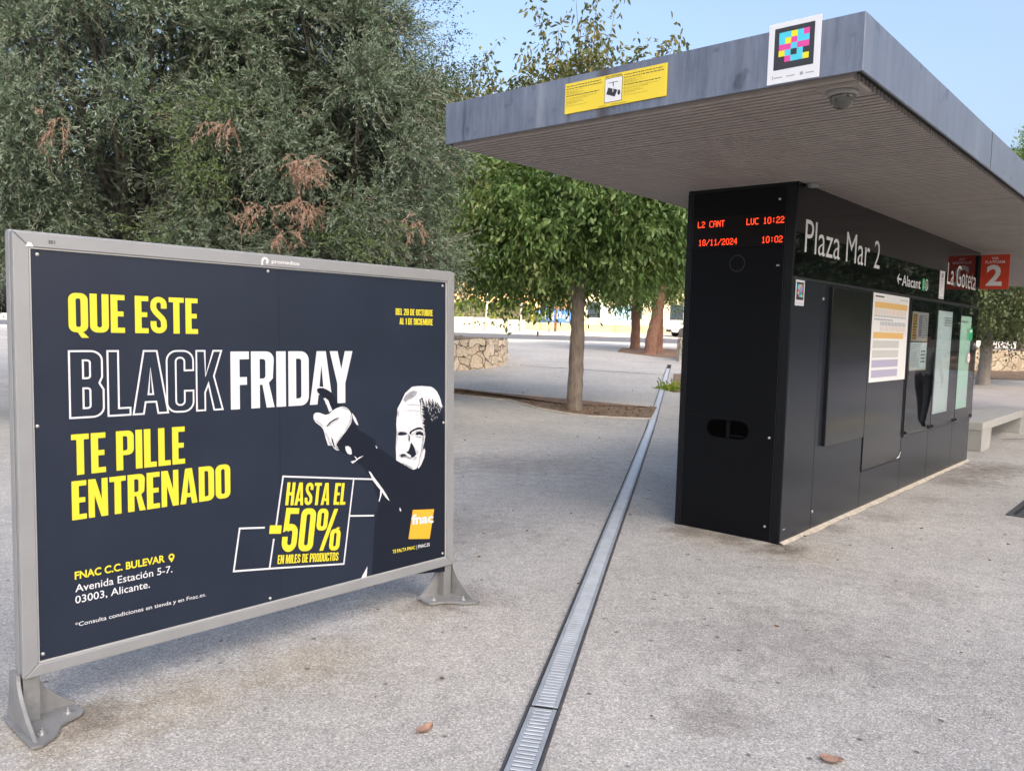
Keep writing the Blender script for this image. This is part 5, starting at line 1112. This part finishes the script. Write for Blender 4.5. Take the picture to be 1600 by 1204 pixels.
def broad_tree(name, label, loc, ctr, rad, nclus, seed, leaf=(.085, .042), mat='hack', bark='bark', trunk_r=.15, trunk_top=None, nleaf=26, shell=.45, droop=1.0, trunk_path=None, group=None, upright=0, topmat=None, lobes=7, ntwig=7, lobe_r=.5):
    """round headed broadleaf tree: leafy lobes hung with drooping shoots"""
    rs = np.random.RandomState(seed); rng = random.Random(seed)
    t = thing(name, label, 'tree', loc, 0, group); ctr = np.array(ctr, float); rad = np.array(rad, float)
    th = trunk_top or ctr[2] * .75
    lob = ctr + unit(rs.normal(size=(lobes, 3)) * np.array([1, 1, .8])) * rad * rs.uniform(.35, .75, (lobes, 1))
    which = rs.randint(0, lobes + 2, nclus)
    cl = np.empty((nclus, 3))
    for i, w in enumerate(which):
        d = unit(rs.normal(size=3)); q = rs.uniform(shell, 1) ** .5
        c = ctr + d * q * rad if w >= lobes else lob[w] + d * q * rad * lobe_r
        cl[i] = c
    path = trunk_path or [(0, 0, -.15), (.02, .01, th * .35), (-.02, .02, th * .7), (0, 0, th)]
    limbs = []
    for b in lob: limbs.append((limb(rng, path[-1] if rng.random() < .6 else path[-2], b), trunk_r * .4, trunk_r * .1))
    for b in cl[::9]:
        j = int(np.argmin(np.linalg.norm(lob - b, axis=1))); limbs.append((limb(rng, lob[j], b, 4), trunk_r * .12, .006))
    trunk_mesh('trunk', path, trunk_r, trunk_r * .7, MT[bark], t, limbs)
    n = nclus * ntwig
    st = np.repeat(cl, ntwig, 0) + rs.normal(size=(n, 3)) * .05
    dd = unit(unit(np.repeat(cl, ntwig, 0) - ctr) * .7 + rs.normal(size=(n, 3)) * .7 + np.array([0, 0, .1]))
    k = nleaf // ntwig + 2
    pos, tan = shoots(rs, st, dd, rs.uniform(.25, .6, n), k, rs.uniform(.3, 1.5, n) * droop, .25, .15)
    ld = unit(tan * .6 + rs.normal(size=tan.shape) * .55 + np.array([0, 0, -.75 * droop]))
    pos, ld = pos.reshape(-1, 3), ld.reshape(-1, 3); m = len(pos)
    leaves('crown', pos, ld, rs.uniform(.7, 1.2, m) * leaf[0], rs.uniform(.75, 1.2, m) * leaf[1], MT[mat], t, rs, .22, True)
    if upright:
        tw = MB(); P_, D_ = [], []
        for i in range(upright):
            a = rng.uniform(0, 2 * math.pi); q = math.sqrt(rng.random()); x, y = ctr[0] + math.cos(a) * q * rad[0] * .85, ctr[1] + math.sin(a) * q * rad[1] * .8
            z0 = ctr[2] + rad[2] * .45; hgt = rng.uniform(.9, 2.7) * (1.15 - .35 * q)
            s0 = np.array([[x * .8, y * .8, z0]]); d0 = unit(np.array([[x * .22 + rng.uniform(-.3, .3), y * .15 + rng.uniform(-.3, .3), 1.0]]))
            p, tg = shoots(rs, s0, d0, hgt, 34, .15, .18, .12)
            tw.tube([tuple(s0[0])] + [tuple(p[0, j]) for j in (6, 14, 22, 33)], [.02, .015, .010, .007, .003], 4, 0, False)
            for s in range(4):
                side = unit(rs.normal(size=p[0].shape) + tg[0] * .6); off = p[0] + side * rs.uniform(.0, .28, (len(p[0]), 1))
                keep = rs.rand(len(off)) < (.34 if i % 3 else .6)
                for c in range(2):
                    q2 = off[keep] + rs.normal(size=off[keep].shape) * .045
                    P_.append(q2); D_.append(unit(side[keep] * .5 + rs.normal(size=q2.shape) * .5 + np.array([0, 0, -.7])))
        P_ = np.concatenate(P_); D_ = np.concatenate(D_); m = len(P_)
        leaves('upper_crown', P_, D_, rs.uniform(.7, 1.2, m) * leaf[0] * 1.05, rs.uniform(.8, 1.2, m) * leaf[1], MT[topmat or mat], t, rs, .22, True)
        tw.build('branch_work', MT['bark'], t, smooth=True)
    return t

# the olives behind the advertising board
t1, rs1 = olive_tree('wide grey green olive tree with brown dead shoots behind the left half of the board', (-5.4, 11.9, 0), (0, 0, 4.0), (3.2, 2.6, 3.1), 124, 5,
                     holes=((.35, -2.2, 3.05, .55),), density=1.05)
t2, rs2 = olive_tree('olive tree with large pinkish brown dead tufts behind the right half of the board', (-2.75, 11.6, 0), (0, 0, 3.9), (1.95, 1.7, 2.8), 80, 8, density=1.15,
                     extra=((-.2, -.6, 6.3), (.5, -.4, 5.9), (1.5, -.3, 2.6), (1.2, -.6, 2.2)))
def loc_of(t, px, py, Y): return at(px, py, Y) - t.location
for px, py, Y, n, L, lab in ((345, 196, 9.75, 24, .17, 'small orange brown dead tuft'), (90, 195, 9.0, 12, .26, 'thin bare dry shoots')):
    tuft(t1, lab, loc_of(t1, px, py, Y), rs1, n, L)
for px, py, Y, n, L, lab in ((480, 262, 9.75, 56, .22, 'largest pinkish brown dead tuft'), (475, 325, 9.75, 40, .20, 'pinkish brown dead tuft below the largest one'), (388, 325, 9.8, 20, .22, 'narrow hanging dead tuft'), (442, 365, 9.8, 18, .15, 'small dead tuft close to the board'), (640, 350, 10.2, 14, .15, 'small dead tuft near the crown edge')):
    tuft(t2, lab, loc_of(t2, px, py, Y), rs2, n, L)
# fresh green shoots low in the olives
for t, rs, spots in ((t1, rs1, ((290, 245, 9.7), (320, 270, 9.7), (270, 160, 9.6), (230, 365, 9.5))), (t2, rs2, ((330, 262, 9.9), (350, 165, 9.9), (520, 385, 9.9), (600, 375, 10.1), (560, 360, 10.0)))):
    P_, D_ = [], []
    for px, py, Y in spots:
        c = np.array(loc_of(t, px, py, Y)); n = 26
        dd = unit(rs.normal(size=(n, 3)) + np.array([0, -.6, 0])); pos, tan = shoots(rs, c + rs.normal(size=(n, 3)) * .14, dd, .35, 12, .6)
        P_.append(pos.reshape(-1, 3)); D_.append(unit(tan + rs.normal(size=tan.shape) * .7).reshape(-1, 3))
    P_ = np.concatenate(P_); leaves('fresh_foliage', P_, np.concatenate(D_), rs.uniform(.045, .075, len(P_)), .015, MT['olivegreen'], t, rs)
t3, rs3 = olive_tree('dull dark olive tree standing behind the two front olives', (-7.6, 17.2, .09), (0, 0, 4.6), (4.6, 2.2, 4.2), 70, 21, density=.8, scale=1.3)
broad_tree('dark_tree', 'dark small leaved tree rising behind the olives at their upper right', (-2.75, 18.3, .12), (0, 0, 6.9), (1.75, 1.7, 3.0), 620, 31, (.06, .03), 'dark', 'bark', .16, 4.5, 30, .3, .4, lobes=9)
broad_tree('sunlit_tree', 'tall far tree with sunlit yellow green leaves showing in the gap beside the olives', (-5.5, 45, .9), (0, 0, 11.0), (1.8, 1.8, 1.9), 420, 33, (.16, .09), 'sunny', 'bark', .22, 9.0, 24, .3, .3)

# the round headed tree standing in the litter bed, and its neighbours
broad_tree('hackberry_tree', 'dense round headed tree with drooping leaves standing in the litter bed', (1.19, 15.31, .03), (.05, 0, 3.95), (2.55, 2.4, 1.75), 1750, 41, (.122, .053), 'hack', 'bark', .165, 2.4, 30, .35, .85, group=None,
           trunk_path=[(0, 0, -.1), (.0, 0, .25), (.01, .01, 1.1), (.0, .0, 2.0), (.02, .03, 2.7)], upright=92, topmat='hacktop', lobes=12)
broad_tree('hackberry_tree', 'darker leafy tree between the olives and the tree in the litter bed', (-2.0, 21.5, .27), (.3, 0, 4.6), (2.3, 2.0, 2.5), 1000, 43, (.108, .05), 'hack', 'bark', .17, 2.4, 28, .35, 1.0, upright=90, topmat='hacktop')
broad_tree('hackberry_tree', 'reddish trunked tree on bare earth, left of the pair', (5.5, 36.9, .76), (-.2, 0, 3.6), (2.2, 2.2, 1.75), 520, 45, (.12, .06), 'hack', 'barkred', .23, 2.6, 26, .35, .9)
broad_tree('hackberry_tree', 'thick leaning trunk in front of the pair on bare earth', (5.55, 33.0, .66), (.9, .2, 3.8), (2.3, 2.2, 1.9), 560, 47, (.12, .06), 'hack', 'barkred', .27, 2.7, 26, .35, .9, trunk_path=[(0, 0, -.1), (.05, 0, .6), (.2, 0, 1.5), (.30, 0, 2.4), (.4, 0, 3.0)])
broad_tree('hackberry_tree', 'slimmer trunk just behind the thick leaning trunk', (6.2, 34.9, .74), (.9, .3, 4.6), (2.0, 2.0, 2.2), 420, 49, (.12, .06), 'hack', 'barkred', .20, 2.8, 26, .35, .9)
broad_tree('pale_tree', 'pale trunked tree with greyish leaves beside the red platform sign', (13.45, 23.3, .32), (.25, 0, 3.05), (2.4, 2.0, 1.75), 900, 51, (.10, .055), 'pale', 'barkpale', .19, 1.9, 28, .35, .8, trunk_path=[(0, 0, -.1), (.02, 0, .3), (.06, 0, 1.0), (.05, 0, 1.7), (.08, 0, 2.2)])
broad_tree('pale_tree', 'brown trunked tree half hidden behind the far kiosk edge', (13.3, 24.4, .36), (-.6, .6, 3.3), (1.8, 1.6, 1.6), 420, 53, (.10, .055), 'pale', 'bark', .20, 2.0, 26, .35, .8)
broad_tree('pale_tree', 'dark trunked tree on the bank behind the low stone wall', (19.7, 31.6, .95), (0, 0, 3.4), (2.6, 2.2, 1.9), 600, 55, (.11, .06), 'pale', 'bark', .24, 2.0, 26, .35, .8)
broad_tree('pine_tree', 'light green treetop showing above the canopy edge at the far right', (26.2, 40.5, .9), (0, 0, 8.6), (2.6, 2.4, 2.4), 620, 57, (.16, .05), 'pine', 'bark', .28, 6.4, 26, .3, -.3)

# ------------------------------------------------------------------ rubble walls
def rubble(name, label, foot_, h, rough=.03, cap='earth', seed=1):
    """closed stone planter: rough vertical faces, a soil top"""
    rng = random.Random(seed); t = thing(name, label, 'wall', (foot_[0][0], foot_[0][1], 0))
    o = Vector((foot_[0][0], foot_[0][1], 0)); dense = []
    for i in range(len(foot_)):
        a, b = Vector(foot_[i]), Vector(foot_[(i + 1) % len(foot_)]); k = max(1, int((b - a).length / .22))
        dense += [a.lerp(b, j / k) for j in range(k)]
    m = MB(); rows = 6; n = len(dense); cen = sum(dense, Vector((0, 0))) / n; zb = [zg(p.y) - .06 for p in dense]; top = max(zg(p.y) for p in dense[:n // 2]) + h
    for r_ in range(rows + 1):
        for p, z in zip(dense, zb):
            q = p + (cen - p).normalized() * (.05 * r_ / rows + rng.uniform(0, rough)); m.v.append((q.x - o.x, q.y - o.y, z + (top - z) * r_ / rows + (rng.uniform(-.03, .03) if 0 < r_ else 0)))
    for r_ in range(rows):
        for i in range(n):
            j = (i + 1) % n; m.f.append((r_ * n + i, r_ * n + j, (r_ + 1) * n + j, (r_ + 1) * n + i)); m.m.append(0)
    m.build('stone_face', MT['stone'], t, smooth=False)
    m = MB(); ring = [dense[i] + (cen - dense[i]).normalized() * .10 for i in range(n)]
    for i in range(n):
        j = (i + 1) % n; zc = top + .05
        m.poly([(ring[i].x - o.x, ring[i].y - o.y, top - .01), (ring[j].x - o.x, ring[j].y - o.y, top - .01), (cen.x - o.x, cen.y - o.y, zc)])
    m.build('soil_top', MT['earth'], t)
    return t
rubble('stone_planter', 'curved low planter wall of pale rubble stone left of the trunk', [(-7.5, 20.2), (-4.0, 21.3), (-1.67, 22.9), (-.75, 24.0), (-.25, 25.3), (-.12, 26.6), (-.35, 28.2), (-1.1, 29.6), (-2.6, 30.6), (-6, 31.2), (-9, 30)], .62, seed=3)
rubble('stone_planter', 'short end of a rubble wall showing beside the kiosk edge', [(5.95, 29.3), (6.6, 28.7), (9.5, 28.9), (12, 30), (12.2, 31.2), (9.5, 30.6), (6.5, 30.4), (5.95, 29.9)], .78, seed=4)
rubble('stone_wall', 'low rubble stone wall on brown earth at the right edge', [(15.2, 28.5), (16.8, 29.0), (17.9, 28.9), (18.7, 29.6), (19.5, 32), (17, 32.5), (13.5, 31.5), (13.0, 28.4)], .62, seed=5)
sheet('earth_bank', [(12.2, 25.2), (40, 25.2), (60, 46.5), (12.4, 46.5)], MT['earth'], .010)

# ------------------------------------------------------------------ far side of the road
def seg_wall(name, label, x0, x1, y, h, mat, cat='wall', holes=()):
    t = thing(name, label, cat, (x0, y, zg(y)))
    m = MB(); m.box(0, x1 - x0, 0, .25, -.1, h); m.build('wall_face', mat, t)
    m = MB(); m.box(-.02, x1 - x0 + .02, -.03, .28, h + .002, h + .07); m.build('coping', MT['kerb'], t)
    if holes:
        m = MB()
        for hx, hz_ in holes: m.lathe([(.09, 0), (.09, -.004), (0, -.004)], (hx - x0, -.001, hz_), 'y', 10)
        m.build('round_vents', MT['joint'], t)
seg_wall('garden_wall', 'low cream wall with a ring of small round holes below the hedge', -16, -2.0, 66, .90, MT['cream'], holes=[(-3.6, .42), (-3.1, .52), (-2.9, .6), (-2.75, .38), (-2.4, .5), (-2.2, .4), (-4.0, .4)])
seg_wall('garden_wall', 'slightly lower cream wall with one row of round holes', -1.985, .9, 66, .78, MT['cream'], holes=[(-1.6, .4), (-1.0, .42), (-.3, .42), (.4, .44)])
seg_wall('garden_wall', 'longest and lowest cream wall on the right of the holes', .915, 26, 66, .62, MT['ochre'])
def hedge(label, x0, x1, y, z0, h, dep, seed, n):
    rs = np.random.RandomState(seed); t = thing('hedge', label, 'hedge', ((x0 + x1) / 2, y, z0))
    p = np.stack([rs.uniform(x0, x1, n) - (x0 + x1) / 2, rs.uniform(-dep, dep, n), h * (1 - rs.rand(n) ** 2.2) * (.85 + .25 * np.sin(rs.rand(n) * 0 + np.linspace(0, 1, n) * 0))], 1)
    p[:, 2] *= .86 + .14 * np.sin(p[:, 0] * 2.1) + .06 * np.sin(p[:, 0] * 5.3)
    leaves('foliage', p, rs.normal(size=(n, 3)) + np.array([0, -.3, .5]), rs.uniform(.13, .24, n), rs.uniform(.07, .12, n), MT['hedge'], t, rs, .2, True)
    m = MB(); m.box(x0 - (x0 + x1) / 2 + .2, x1 - (x0 + x1) / 2 - .2, -dep * .45, dep * .45, -.3, h * .72); m.build('inner_branches', MT['twig'], t)
hedge('bright green clipped hedge above the cream wall left of the trunk', -16, 1.6, 67.2, 1.9, 2.3, .8, 61, 20000)
hedge('yellowish looser bush at the right end of the hedge', 1.7, 3.2, 67.4, 1.8, 1.5, .7, 62, 1600)
for x, h, lean, lab in ((-2.2, 4.6, .25, 'slim pale pole leaning right in front of the hedge'), (.52, 5.2, .05, 'slim white pole left of the near trunk'), (3.25, 4.8, .02, 'slim brown pole right behind the near trunk'), (9.3, 4.8, 0, 'slim pale pole between the reddish trunks'), (11.0, 4.8, 0, 'slim pole left of the white car')):
    t = thing('street_pole', lab, 'pole', (x, 63.6, zg(63.6) + .05))
    m = MB(); m.tube([(0, 0, 0), (lean * .4, 0, h * .5), (lean, 0, h)], [.11, .09, .07], 8); m.build('shaft', MT['pole'] if 'pale' in lab or 'white' in lab else MT['barkred'], t, smooth=True)
    m = MB(); m.lathe([(.2, 0), (.2, .03), (.13, .05)], (0, 0, 0), 'z', 10); m.build('base_ring', MT['concrete_dark'], t)

def facade(name, label, x0, x1, y, h, mat, rows, cols, win=(1.3, 1.5), dep=10):
    t = thing(name, label, 'building', ((x0 + x1) / 2, y, zg(y))); w = x1 - x0
    m = MB(); m.box(-w / 2, w / 2, 0, dep, -.2, h); m.build('wall', mat, t)
    m = MB(); m.box(-w / 2 - .15, w / 2 + .15, -.15, dep + .15, h + .002, h + .3); m.build('roof', MT['kerb'], t)
    for r_ in range(rows):
        for c in range(cols):
            x = -w / 2 + (c + .5) * w / cols; z = 1.3 + r_ * 3.0
            f = MB(); f.box(x - win[0] / 2 - .08, x + win[0] / 2 + .08, -.05, -.003, z - .08, z + win[1] + .08); fo = f.build('window', MT['kerb'], t)
            f = MB(); f.box(x - win[0] / 2, x + win[0] / 2, -.058, -.051, z, z + win[1]); f.build('pane', MT['window'], fo)
facade('apartment_house', 'long ochre house seen through the trees beyond the hedge', -22, 5.4, 84, 9.5, MT['ochre'], 3, 7)
facade('apartment_house', 'cream house seen between the trunks right of the near tree', 5.8, 30, 80, 9.0, MT['cream'], 3, 6)
t = thing('blue_hoarding', 'blue and white painted board low behind the near trunk', 'hoarding', (3.1, 67.0, zg(67)))
m = MB(); m.box(-1.3, 1.6, 0, .08, .7, 1.75); m.build('board_panel', MT['blue'], t)
m = MB(); rng = random.Random(5)
for i in range(9): x = -1.2 + i * .3; m.box(x, x + rng.uniform(.1, .22), -.006, -.001, .8 + rng.uniform(0, .3), 1.3 + rng.uniform(0, .35))
m.build('painted_shapes', MT['white'], t)
m = MB()
for x in (-1.2, 0, 1.5): m.box(x, x + .08, .081, .16, -.05, 1.7)
m.build('posts', MT['rim'], t)
t = thing('pale_blue_hoarding', 'pale blue and white panel left of the reddish trunks', 'hoarding', (8.6, 67.2, zg(67)))
m = MB(); m.box(-.35, 1.0, 0, .08, .3, 2.2); m.build('board_panel', MT['skyblue'], t)
m = MB(); m.box(-1.5, -.36, .01, .09, .3, 2.2); m.build('white_panel', MT['white'], t)
m = MB()
for x in (-1.4, -.2, .9): m.box(x, x + .08, .095, .17, -.05, 2.1)
m.build('posts', MT['rim'], t)

# white car parked beyond the trunks (nose to the left)
car = thing('parked_car', 'white hatchback parked beyond the reddish trunks, half hidden by the kiosk', 'car', (13.7, 61.5, zg(61.5) + .06), R(8))
prof = [(-2.05, .32), (-2.12, .55), (-2.0, .74), (-1.05, .93), (-.35, 1.40), (.25, 1.48), (1.0, 1.44), (1.75, 1.08), (2.0, .95), (2.06, .5), (1.98, .30)]
def arch(cx, r=.36): return [(cx + r * math.cos(R(a)), .30 + r * math.sin(R(a))) for a in range(0, 181, 20)]
low = arch(1.28) + arch(-1.30)
side = prof + [(p[0], max(p[1], .24)) for p in low]
m = MB(); m.prism([(x, -.86, z) for x, z in side], (0, 1.72, 0)); cb = m.build('body', MT['carwhite'], car, bevel=.06, seg=3)
for y in (-.862, .862):
    m = MB(); q = [(-.92, .95), (-.32, 1.34), (.22, 1.40), (.22, .95)]; m.prism([(x, y, z) for x, z in q], (0, -.012 if y < 0 else .012, 0)); m.build('side_window', MT['carglass'], car)
    m = MB(); q = [(.28, .95), (.28, 1.40), (.95, 1.36), (1.5, 1.05), (1.5, .97)]; m.prism([(x, y, z) for x, z in q], (0, -.012 if y < 0 else .012, 0)); m.build('side_window', MT['carglass'], car)
    m = MB(); m.box(.20, .30, y - .02, y + .02, .84, .87); m.build('door_handle', MT['alloy'], car)
m = MB(); m.prism([(-1.03, -.72, .965), (-.40, -.62, 1.405), (-.40, .62, 1.405), (-1.03, .72, .965)], (-.012, 0, .018)); m.build('windscreen', MT['carglass'], car)
for y in (-.68, .5): m = MB(); m.box(-2.10, -1.86, y, y + .2, .62, .74); m.build('headlight', MT['lamp'], car, bevel=.02)
m = MB(); m.box(-2.135, -2.06, -.45, .45, .36, .50); m.build('grille', MT['black'], car)
for x in (-1.30, 1.28):
    for y in (-.78, .78):
        m = MB(); m.lathe([(.20, -.10), (.32, -.10), (.335, -.06), (.335, .06), (.32, .10), (.20, .10)], (x, y, .335), 'y', 24); w = m.build('wheel', MT['tyre'], car, smooth=False)
        m = MB(); s = -1 if y < 0 else 1; m.lathe([(.20, 0), (.19, s * .085), (.06, s * .07), (0, s * .09)], (x, y, .335), 'y', 10); m.build('rim', MT['alloy'], w)

# ------------------------------------------------------------------ tram side, out of the frame: an added sun blocker, and what shows in the black glass
t = thing('sun_blocking_tower', 'unseen pale block added far behind the viewpoint to shade the place', 'building', (48, -75, 0))  # added out of view, sized to keep the sun off the foreground
m = MB(); m.box(-26, 26, -30, 0, -.2, 80); m.build('wall', MT['palewall'], t)
for i in range(23):
    m = MB(); m.box(-25, 25, .003, .08, 1.8 + i * 3.4, 3.3 + i * 3.4); m.build('window_band', MT['window'], t)
m = MB(); m.box(-26.3, 26.3, -30.3, .3, 80.005, 80.8); m.build('parapet', MT['concrete_dark'], t)
t = thing('stone_wall', 'long rubble retaining wall across the tram tracks', 'wall', K(0, 11.0), KYAW)
m = MB(); m.box(-12, 60, -.5, 0, -.1, 1.5); m.build('stone_face', MT['stone'], t)
m = MB(); m.box(-12, 60, -.54, .04, 1.503, 1.6); m.build('coping', MT['concrete_dark'], t)
ordinal = ('nearest', 'second', 'third', 'fourth', 'fifth', 'sixth', 'seventh', 'eighth', 'ninth')
for i, (l, n, q) in enumerate(((12, 15, 71), (19, 14.5, 72), (26, 15, 73), (34, 15, 74), (44, 15, 75), (52, 14, 83), (60, 15, 84), (68, 10, 85), (72, 13, 86))):
    p = K(l, n)
    broad_tree('street_tree', ordinal[i] + ' dark green tree along the retaining wall across the tracks', (p.x, p.y, 0), (0, 0, 5.6 if i else 7.0), (3.6, 3.4, 3.4) if i < 5 else (4.2, 4.2, 5.2), 420, q, (.24, .13), 'dark', 'bark', .25, 3.6, 22, .3, .6)
t = thing('lamp_post', 'grey lamp post on the opposite platform', 'lamp post', K(13, 10.5))
m = MB(); m.tube([(0, 0, 0), (0, 0, 4.2)], [.07, .05], 10); m.build('post', MT['rim'], t, smooth=True)
m = MB(); m.box(-.5, .1, -.12, .12, 4.2, 4.3); m.build('lamp_head', MT['domewhite'], t, bevel=.02)

def person(label, loc, rz):
    """one continuous walking figure grown over a skeleton"""
    V, Rd, Ed = [], [], []
    def vert(p, r, parent=None):
        V.append(p); Rd.append(r)
        if parent is not None: Ed.append((parent, len(V) - 1))
        return len(V) - 1
    pel = vert((0, 0, .93), .135); sp_ = vert((0, .01, 1.12), .125, pel); ch = vert((0, .0, 1.30), .145, sp_); nb = vert((0, -.01, 1.45), .07, ch)
    nk = vert((0, -.02, 1.52), .052, nb); hd = vert((0, -.035, 1.61), .088, nk); ht = vert((0, -.03, 1.70), .075, hd); vert((0, -.115, 1.60), .018, hd)
    for s, fy in ((-1, -.30), (1, .26)):
        hip = vert((s * .09, 0, .88), .10, pel); kn = vert((s * .095, fy * .55 - .03, .49), .062, hip); an = vert((s * .095, fy + (.05 if fy > 0 else 0), .085), .042, kn)
        vert((s * .10, fy - .13 + (.05 if fy > 0 else 0), .035), .036, an)
        sh_ = vert((s * .19, 0, 1.40), .062, ch); el = vert((s * .24, -fy * .35 + .03, 1.13), .045, sh_); wr = vert((s * .25, -fy * .75, .90), .030, el); pm = vert((s * .25, -fy * .85, .83), .030, wr)
        for k, (dx, L) in enumerate(((-.028, .075), (-.010, .09), (.009, .085), (.026, .065))):
            a = vert((s * .25 + dx * .3, -fy * .85 + dx, .80), .010, pm); b = vert((s * .25 + dx * .3, -fy * .86 + dx, .80 - L * .55), .009, a); vert((s * .245 - s * .012, -fy * .86 + dx, .80 - L), .008, b)
        a = vert((s * .225, -fy * .85 - .035, .84), .011, pm); vert((s * .22, -fy * .85 - .055, .80), .009, a)
    me = bpy.data.meshes.new('figure'); me.from_pydata(V, Ed, []); tmp = bpy.data.objects.new('figure', me); COL.objects.link(tmp)
    m1 = tmp.modifiers.new('skin', 'SKIN'); tmp.modifiers.new('sub', 'SUBSURF').levels = 2
    for q, r in zip(me.skin_vertices[0].data, Rd): q.radius = (r, r)
    me.skin_vertices[0].data[0].use_root = True
    dg = bpy.context.evaluated_depsgraph_get(); body = bpy.data.meshes.new_from_object(tmp.evaluated_get(dg)); bpy.data.objects.remove(tmp)
    for k in ('skin', 'shirt', 'trouser', 'black'): body.materials.append(MT[k])
    for p in body.polygons:
        z, x = p.center.z, abs(p.center.x); p.use_smooth = True
        p.material_index = 3 if z < .10 else 1 if (.97 < z < 1.49 and (x < .2 or z > 1.16)) else 0 if (z >= 1.49 or x > .2) else 2
    t = thing('person', label, 'person', loc, rz)
    o = bpy.data.objects.new('body', body); COL.objects.link(o); o.parent = t
    m = MB(); m.lathe([(.098 * math.cos(R(a)), .105 * math.sin(R(a))) for a in range(0, 91, 15)], (0, -.015, 1.645), 'z', 16); m.build('hair', MT['hair'], t, smooth=True)
pp = K(10.2, 1.64); person('walking person in grey shirt and dark trousers on the platform beside the kiosk', (pp.x, pp.y, 0), KYAW + R(90))
# ------------------------------------------------------------------ litter, weeds
def scatter(name, label, n, area, seed, size, mat, inside=None):
    rs = np.random.RandomState(seed); x0, x1, y0, y1 = area
    p = np.stack([rs.uniform(x0, x1, n), rs.uniform(y0, y1, n), np.zeros(n)], 1)
    p[:, 2] = np.interp(p[:, 1], [0, 13, 15, 35, 60], [0, 0, .05, .75, 1.13]) + (.012 if y1 < 14.6 else .03) + (.03 if inside else 0)
    if inside:
        ok = np.zeros(n, bool)
        for (ax, ay), (bx, by) in zip(inside, inside[1:] + inside[:1]): ok ^= ((ay > p[:, 1]) != (by > p[:, 1])) & (p[:, 0] < (bx - ax) * (p[:, 1] - ay) / (by - ay + 1e-12) + ax)
        p = p[ok]; n = len(p)
    d = rs.normal(size=(n, 3)) * np.array([1, 1, .12]); o = leaves(name, p, d, rs.uniform(.6, 1.3, n) * size, rs.uniform(.5, .9, n) * size * .6, mat, None, rs, .25, True)
    return tag(o, label, kind='stuff')
scatter('leaf_litter', 'dry leaves lying in the tree bed', 1500, (-4.3, 2.9, 14.5, 19), 81, .065, MT['litter'], BED)
scatter('fallen_leaves', 'small dry leaves scattered over the paving', 150, (-2.5, 4.2, 3.2, 14.4), 82, .028, MT['litter'])
scatter('fallen_leaves', 'small dry leaves scattered over the far paving', 60, (-2.0, 4.5, 17.5, 30), 83, .045, MT['litter'])
def dry_leaf(label, loc, size, seed):
    rng = random.Random(seed); m = MB(); n = 7
    for i in range(n):
        for j in range(2):
            s = -1 if j == 0 else 1; u0, u1 = i / n, (i + 1) / n
            w = lambda u: math.sin(math.pi * min(1, u * .96 + .04)) ** .8 * .36 * (1 + .15 * math.sin(9 * u))
            z = lambda u, k: .10 * abs(k) + .12 * u * u + .03 * math.sin(7 * u + k)
            q = [(u0, 0, z(u0, 0)), (u1, 0, z(u1, 0)), (u1, s * w(u1), z(u1, 1)), (u0, s * w(u0), z(u0, 1))]
            m.poly([(a * size, b * size, c * size + .004) for a, b, c in (q if s > 0 else q[::-1])])
    m.tube([(0, 0, .004), (-.2 * size, .03 * size, .006)], .0012, 4)
    o = m.build('dry_leaf', MT['leafpink'], None); o.location = loc; o.rotation_euler = (0, 0, rng.uniform(0, 6)); return tag(o, label, 'leaf')
dry_leaf('curled brown leaf on the paving left of the drain channel', (-.33, 3.09, 0), .075, 1)
dry_leaf('curled brown leaf on the paving at the bottom right', (1.21, 2.99, 0), .085, 2)
t = thing('weed_clump', 'green weeds growing beside the far end of the drain channel', 'weeds', (3.85, 19.6, zg(19.6)))
rs = np.random.RandomState(91); n = 70
dd = unit(rs.normal(size=(n, 3)) * np.array([1, 1, .4]) + np.array([0, 0, .7])); pos, tan = shoots(rs, rs.normal(size=(n, 3)) * np.array([.18, .3, 0]), dd, rs.uniform(.12, .3, n), 8, .5)
leaves('foliage', pos.reshape(-1, 3), unit(tan + rs.normal(size=tan.shape) * .5).reshape(-1, 3), .08, .035, MT['hedge'], t, rs, .2, True)
m = MB()
for k in range(0, n, 2): m.tube([pos[k, 0], pos[k, 4], pos[k, 7]], [.004, .003, .002], 3, 0, False)
m.build('stems', MT['olivegreen'], t)

# repeats share a group
GROUPS = {'olive_tree': 'olive trees behind the advertising board', 'hackberry_tree': 'round headed leafy trees along the path', 'pale_tree': 'greyish leaved trees on the right', 'street_tree': 'dark trees along the retaining wall', 'stone_planter': 'rubble stone planters', 'garden_wall': 'cream garden walls beyond the road',
          'street_pole': 'slim poles beyond the road', 'apartment_house': 'houses beyond the road', 'service_notice': 'notices behind the first glass pane', 'route_map': 'line maps behind the glass panes', 'dry_leaf': 'curled dry leaves on the paving', 'hedge': 'hedge plants above the garden wall'}
for o in list(scene.objects):
    k = o.name.split('.')[0]
    if o.parent is None and k in GROUPS: o['group'] = GROUPS[k]
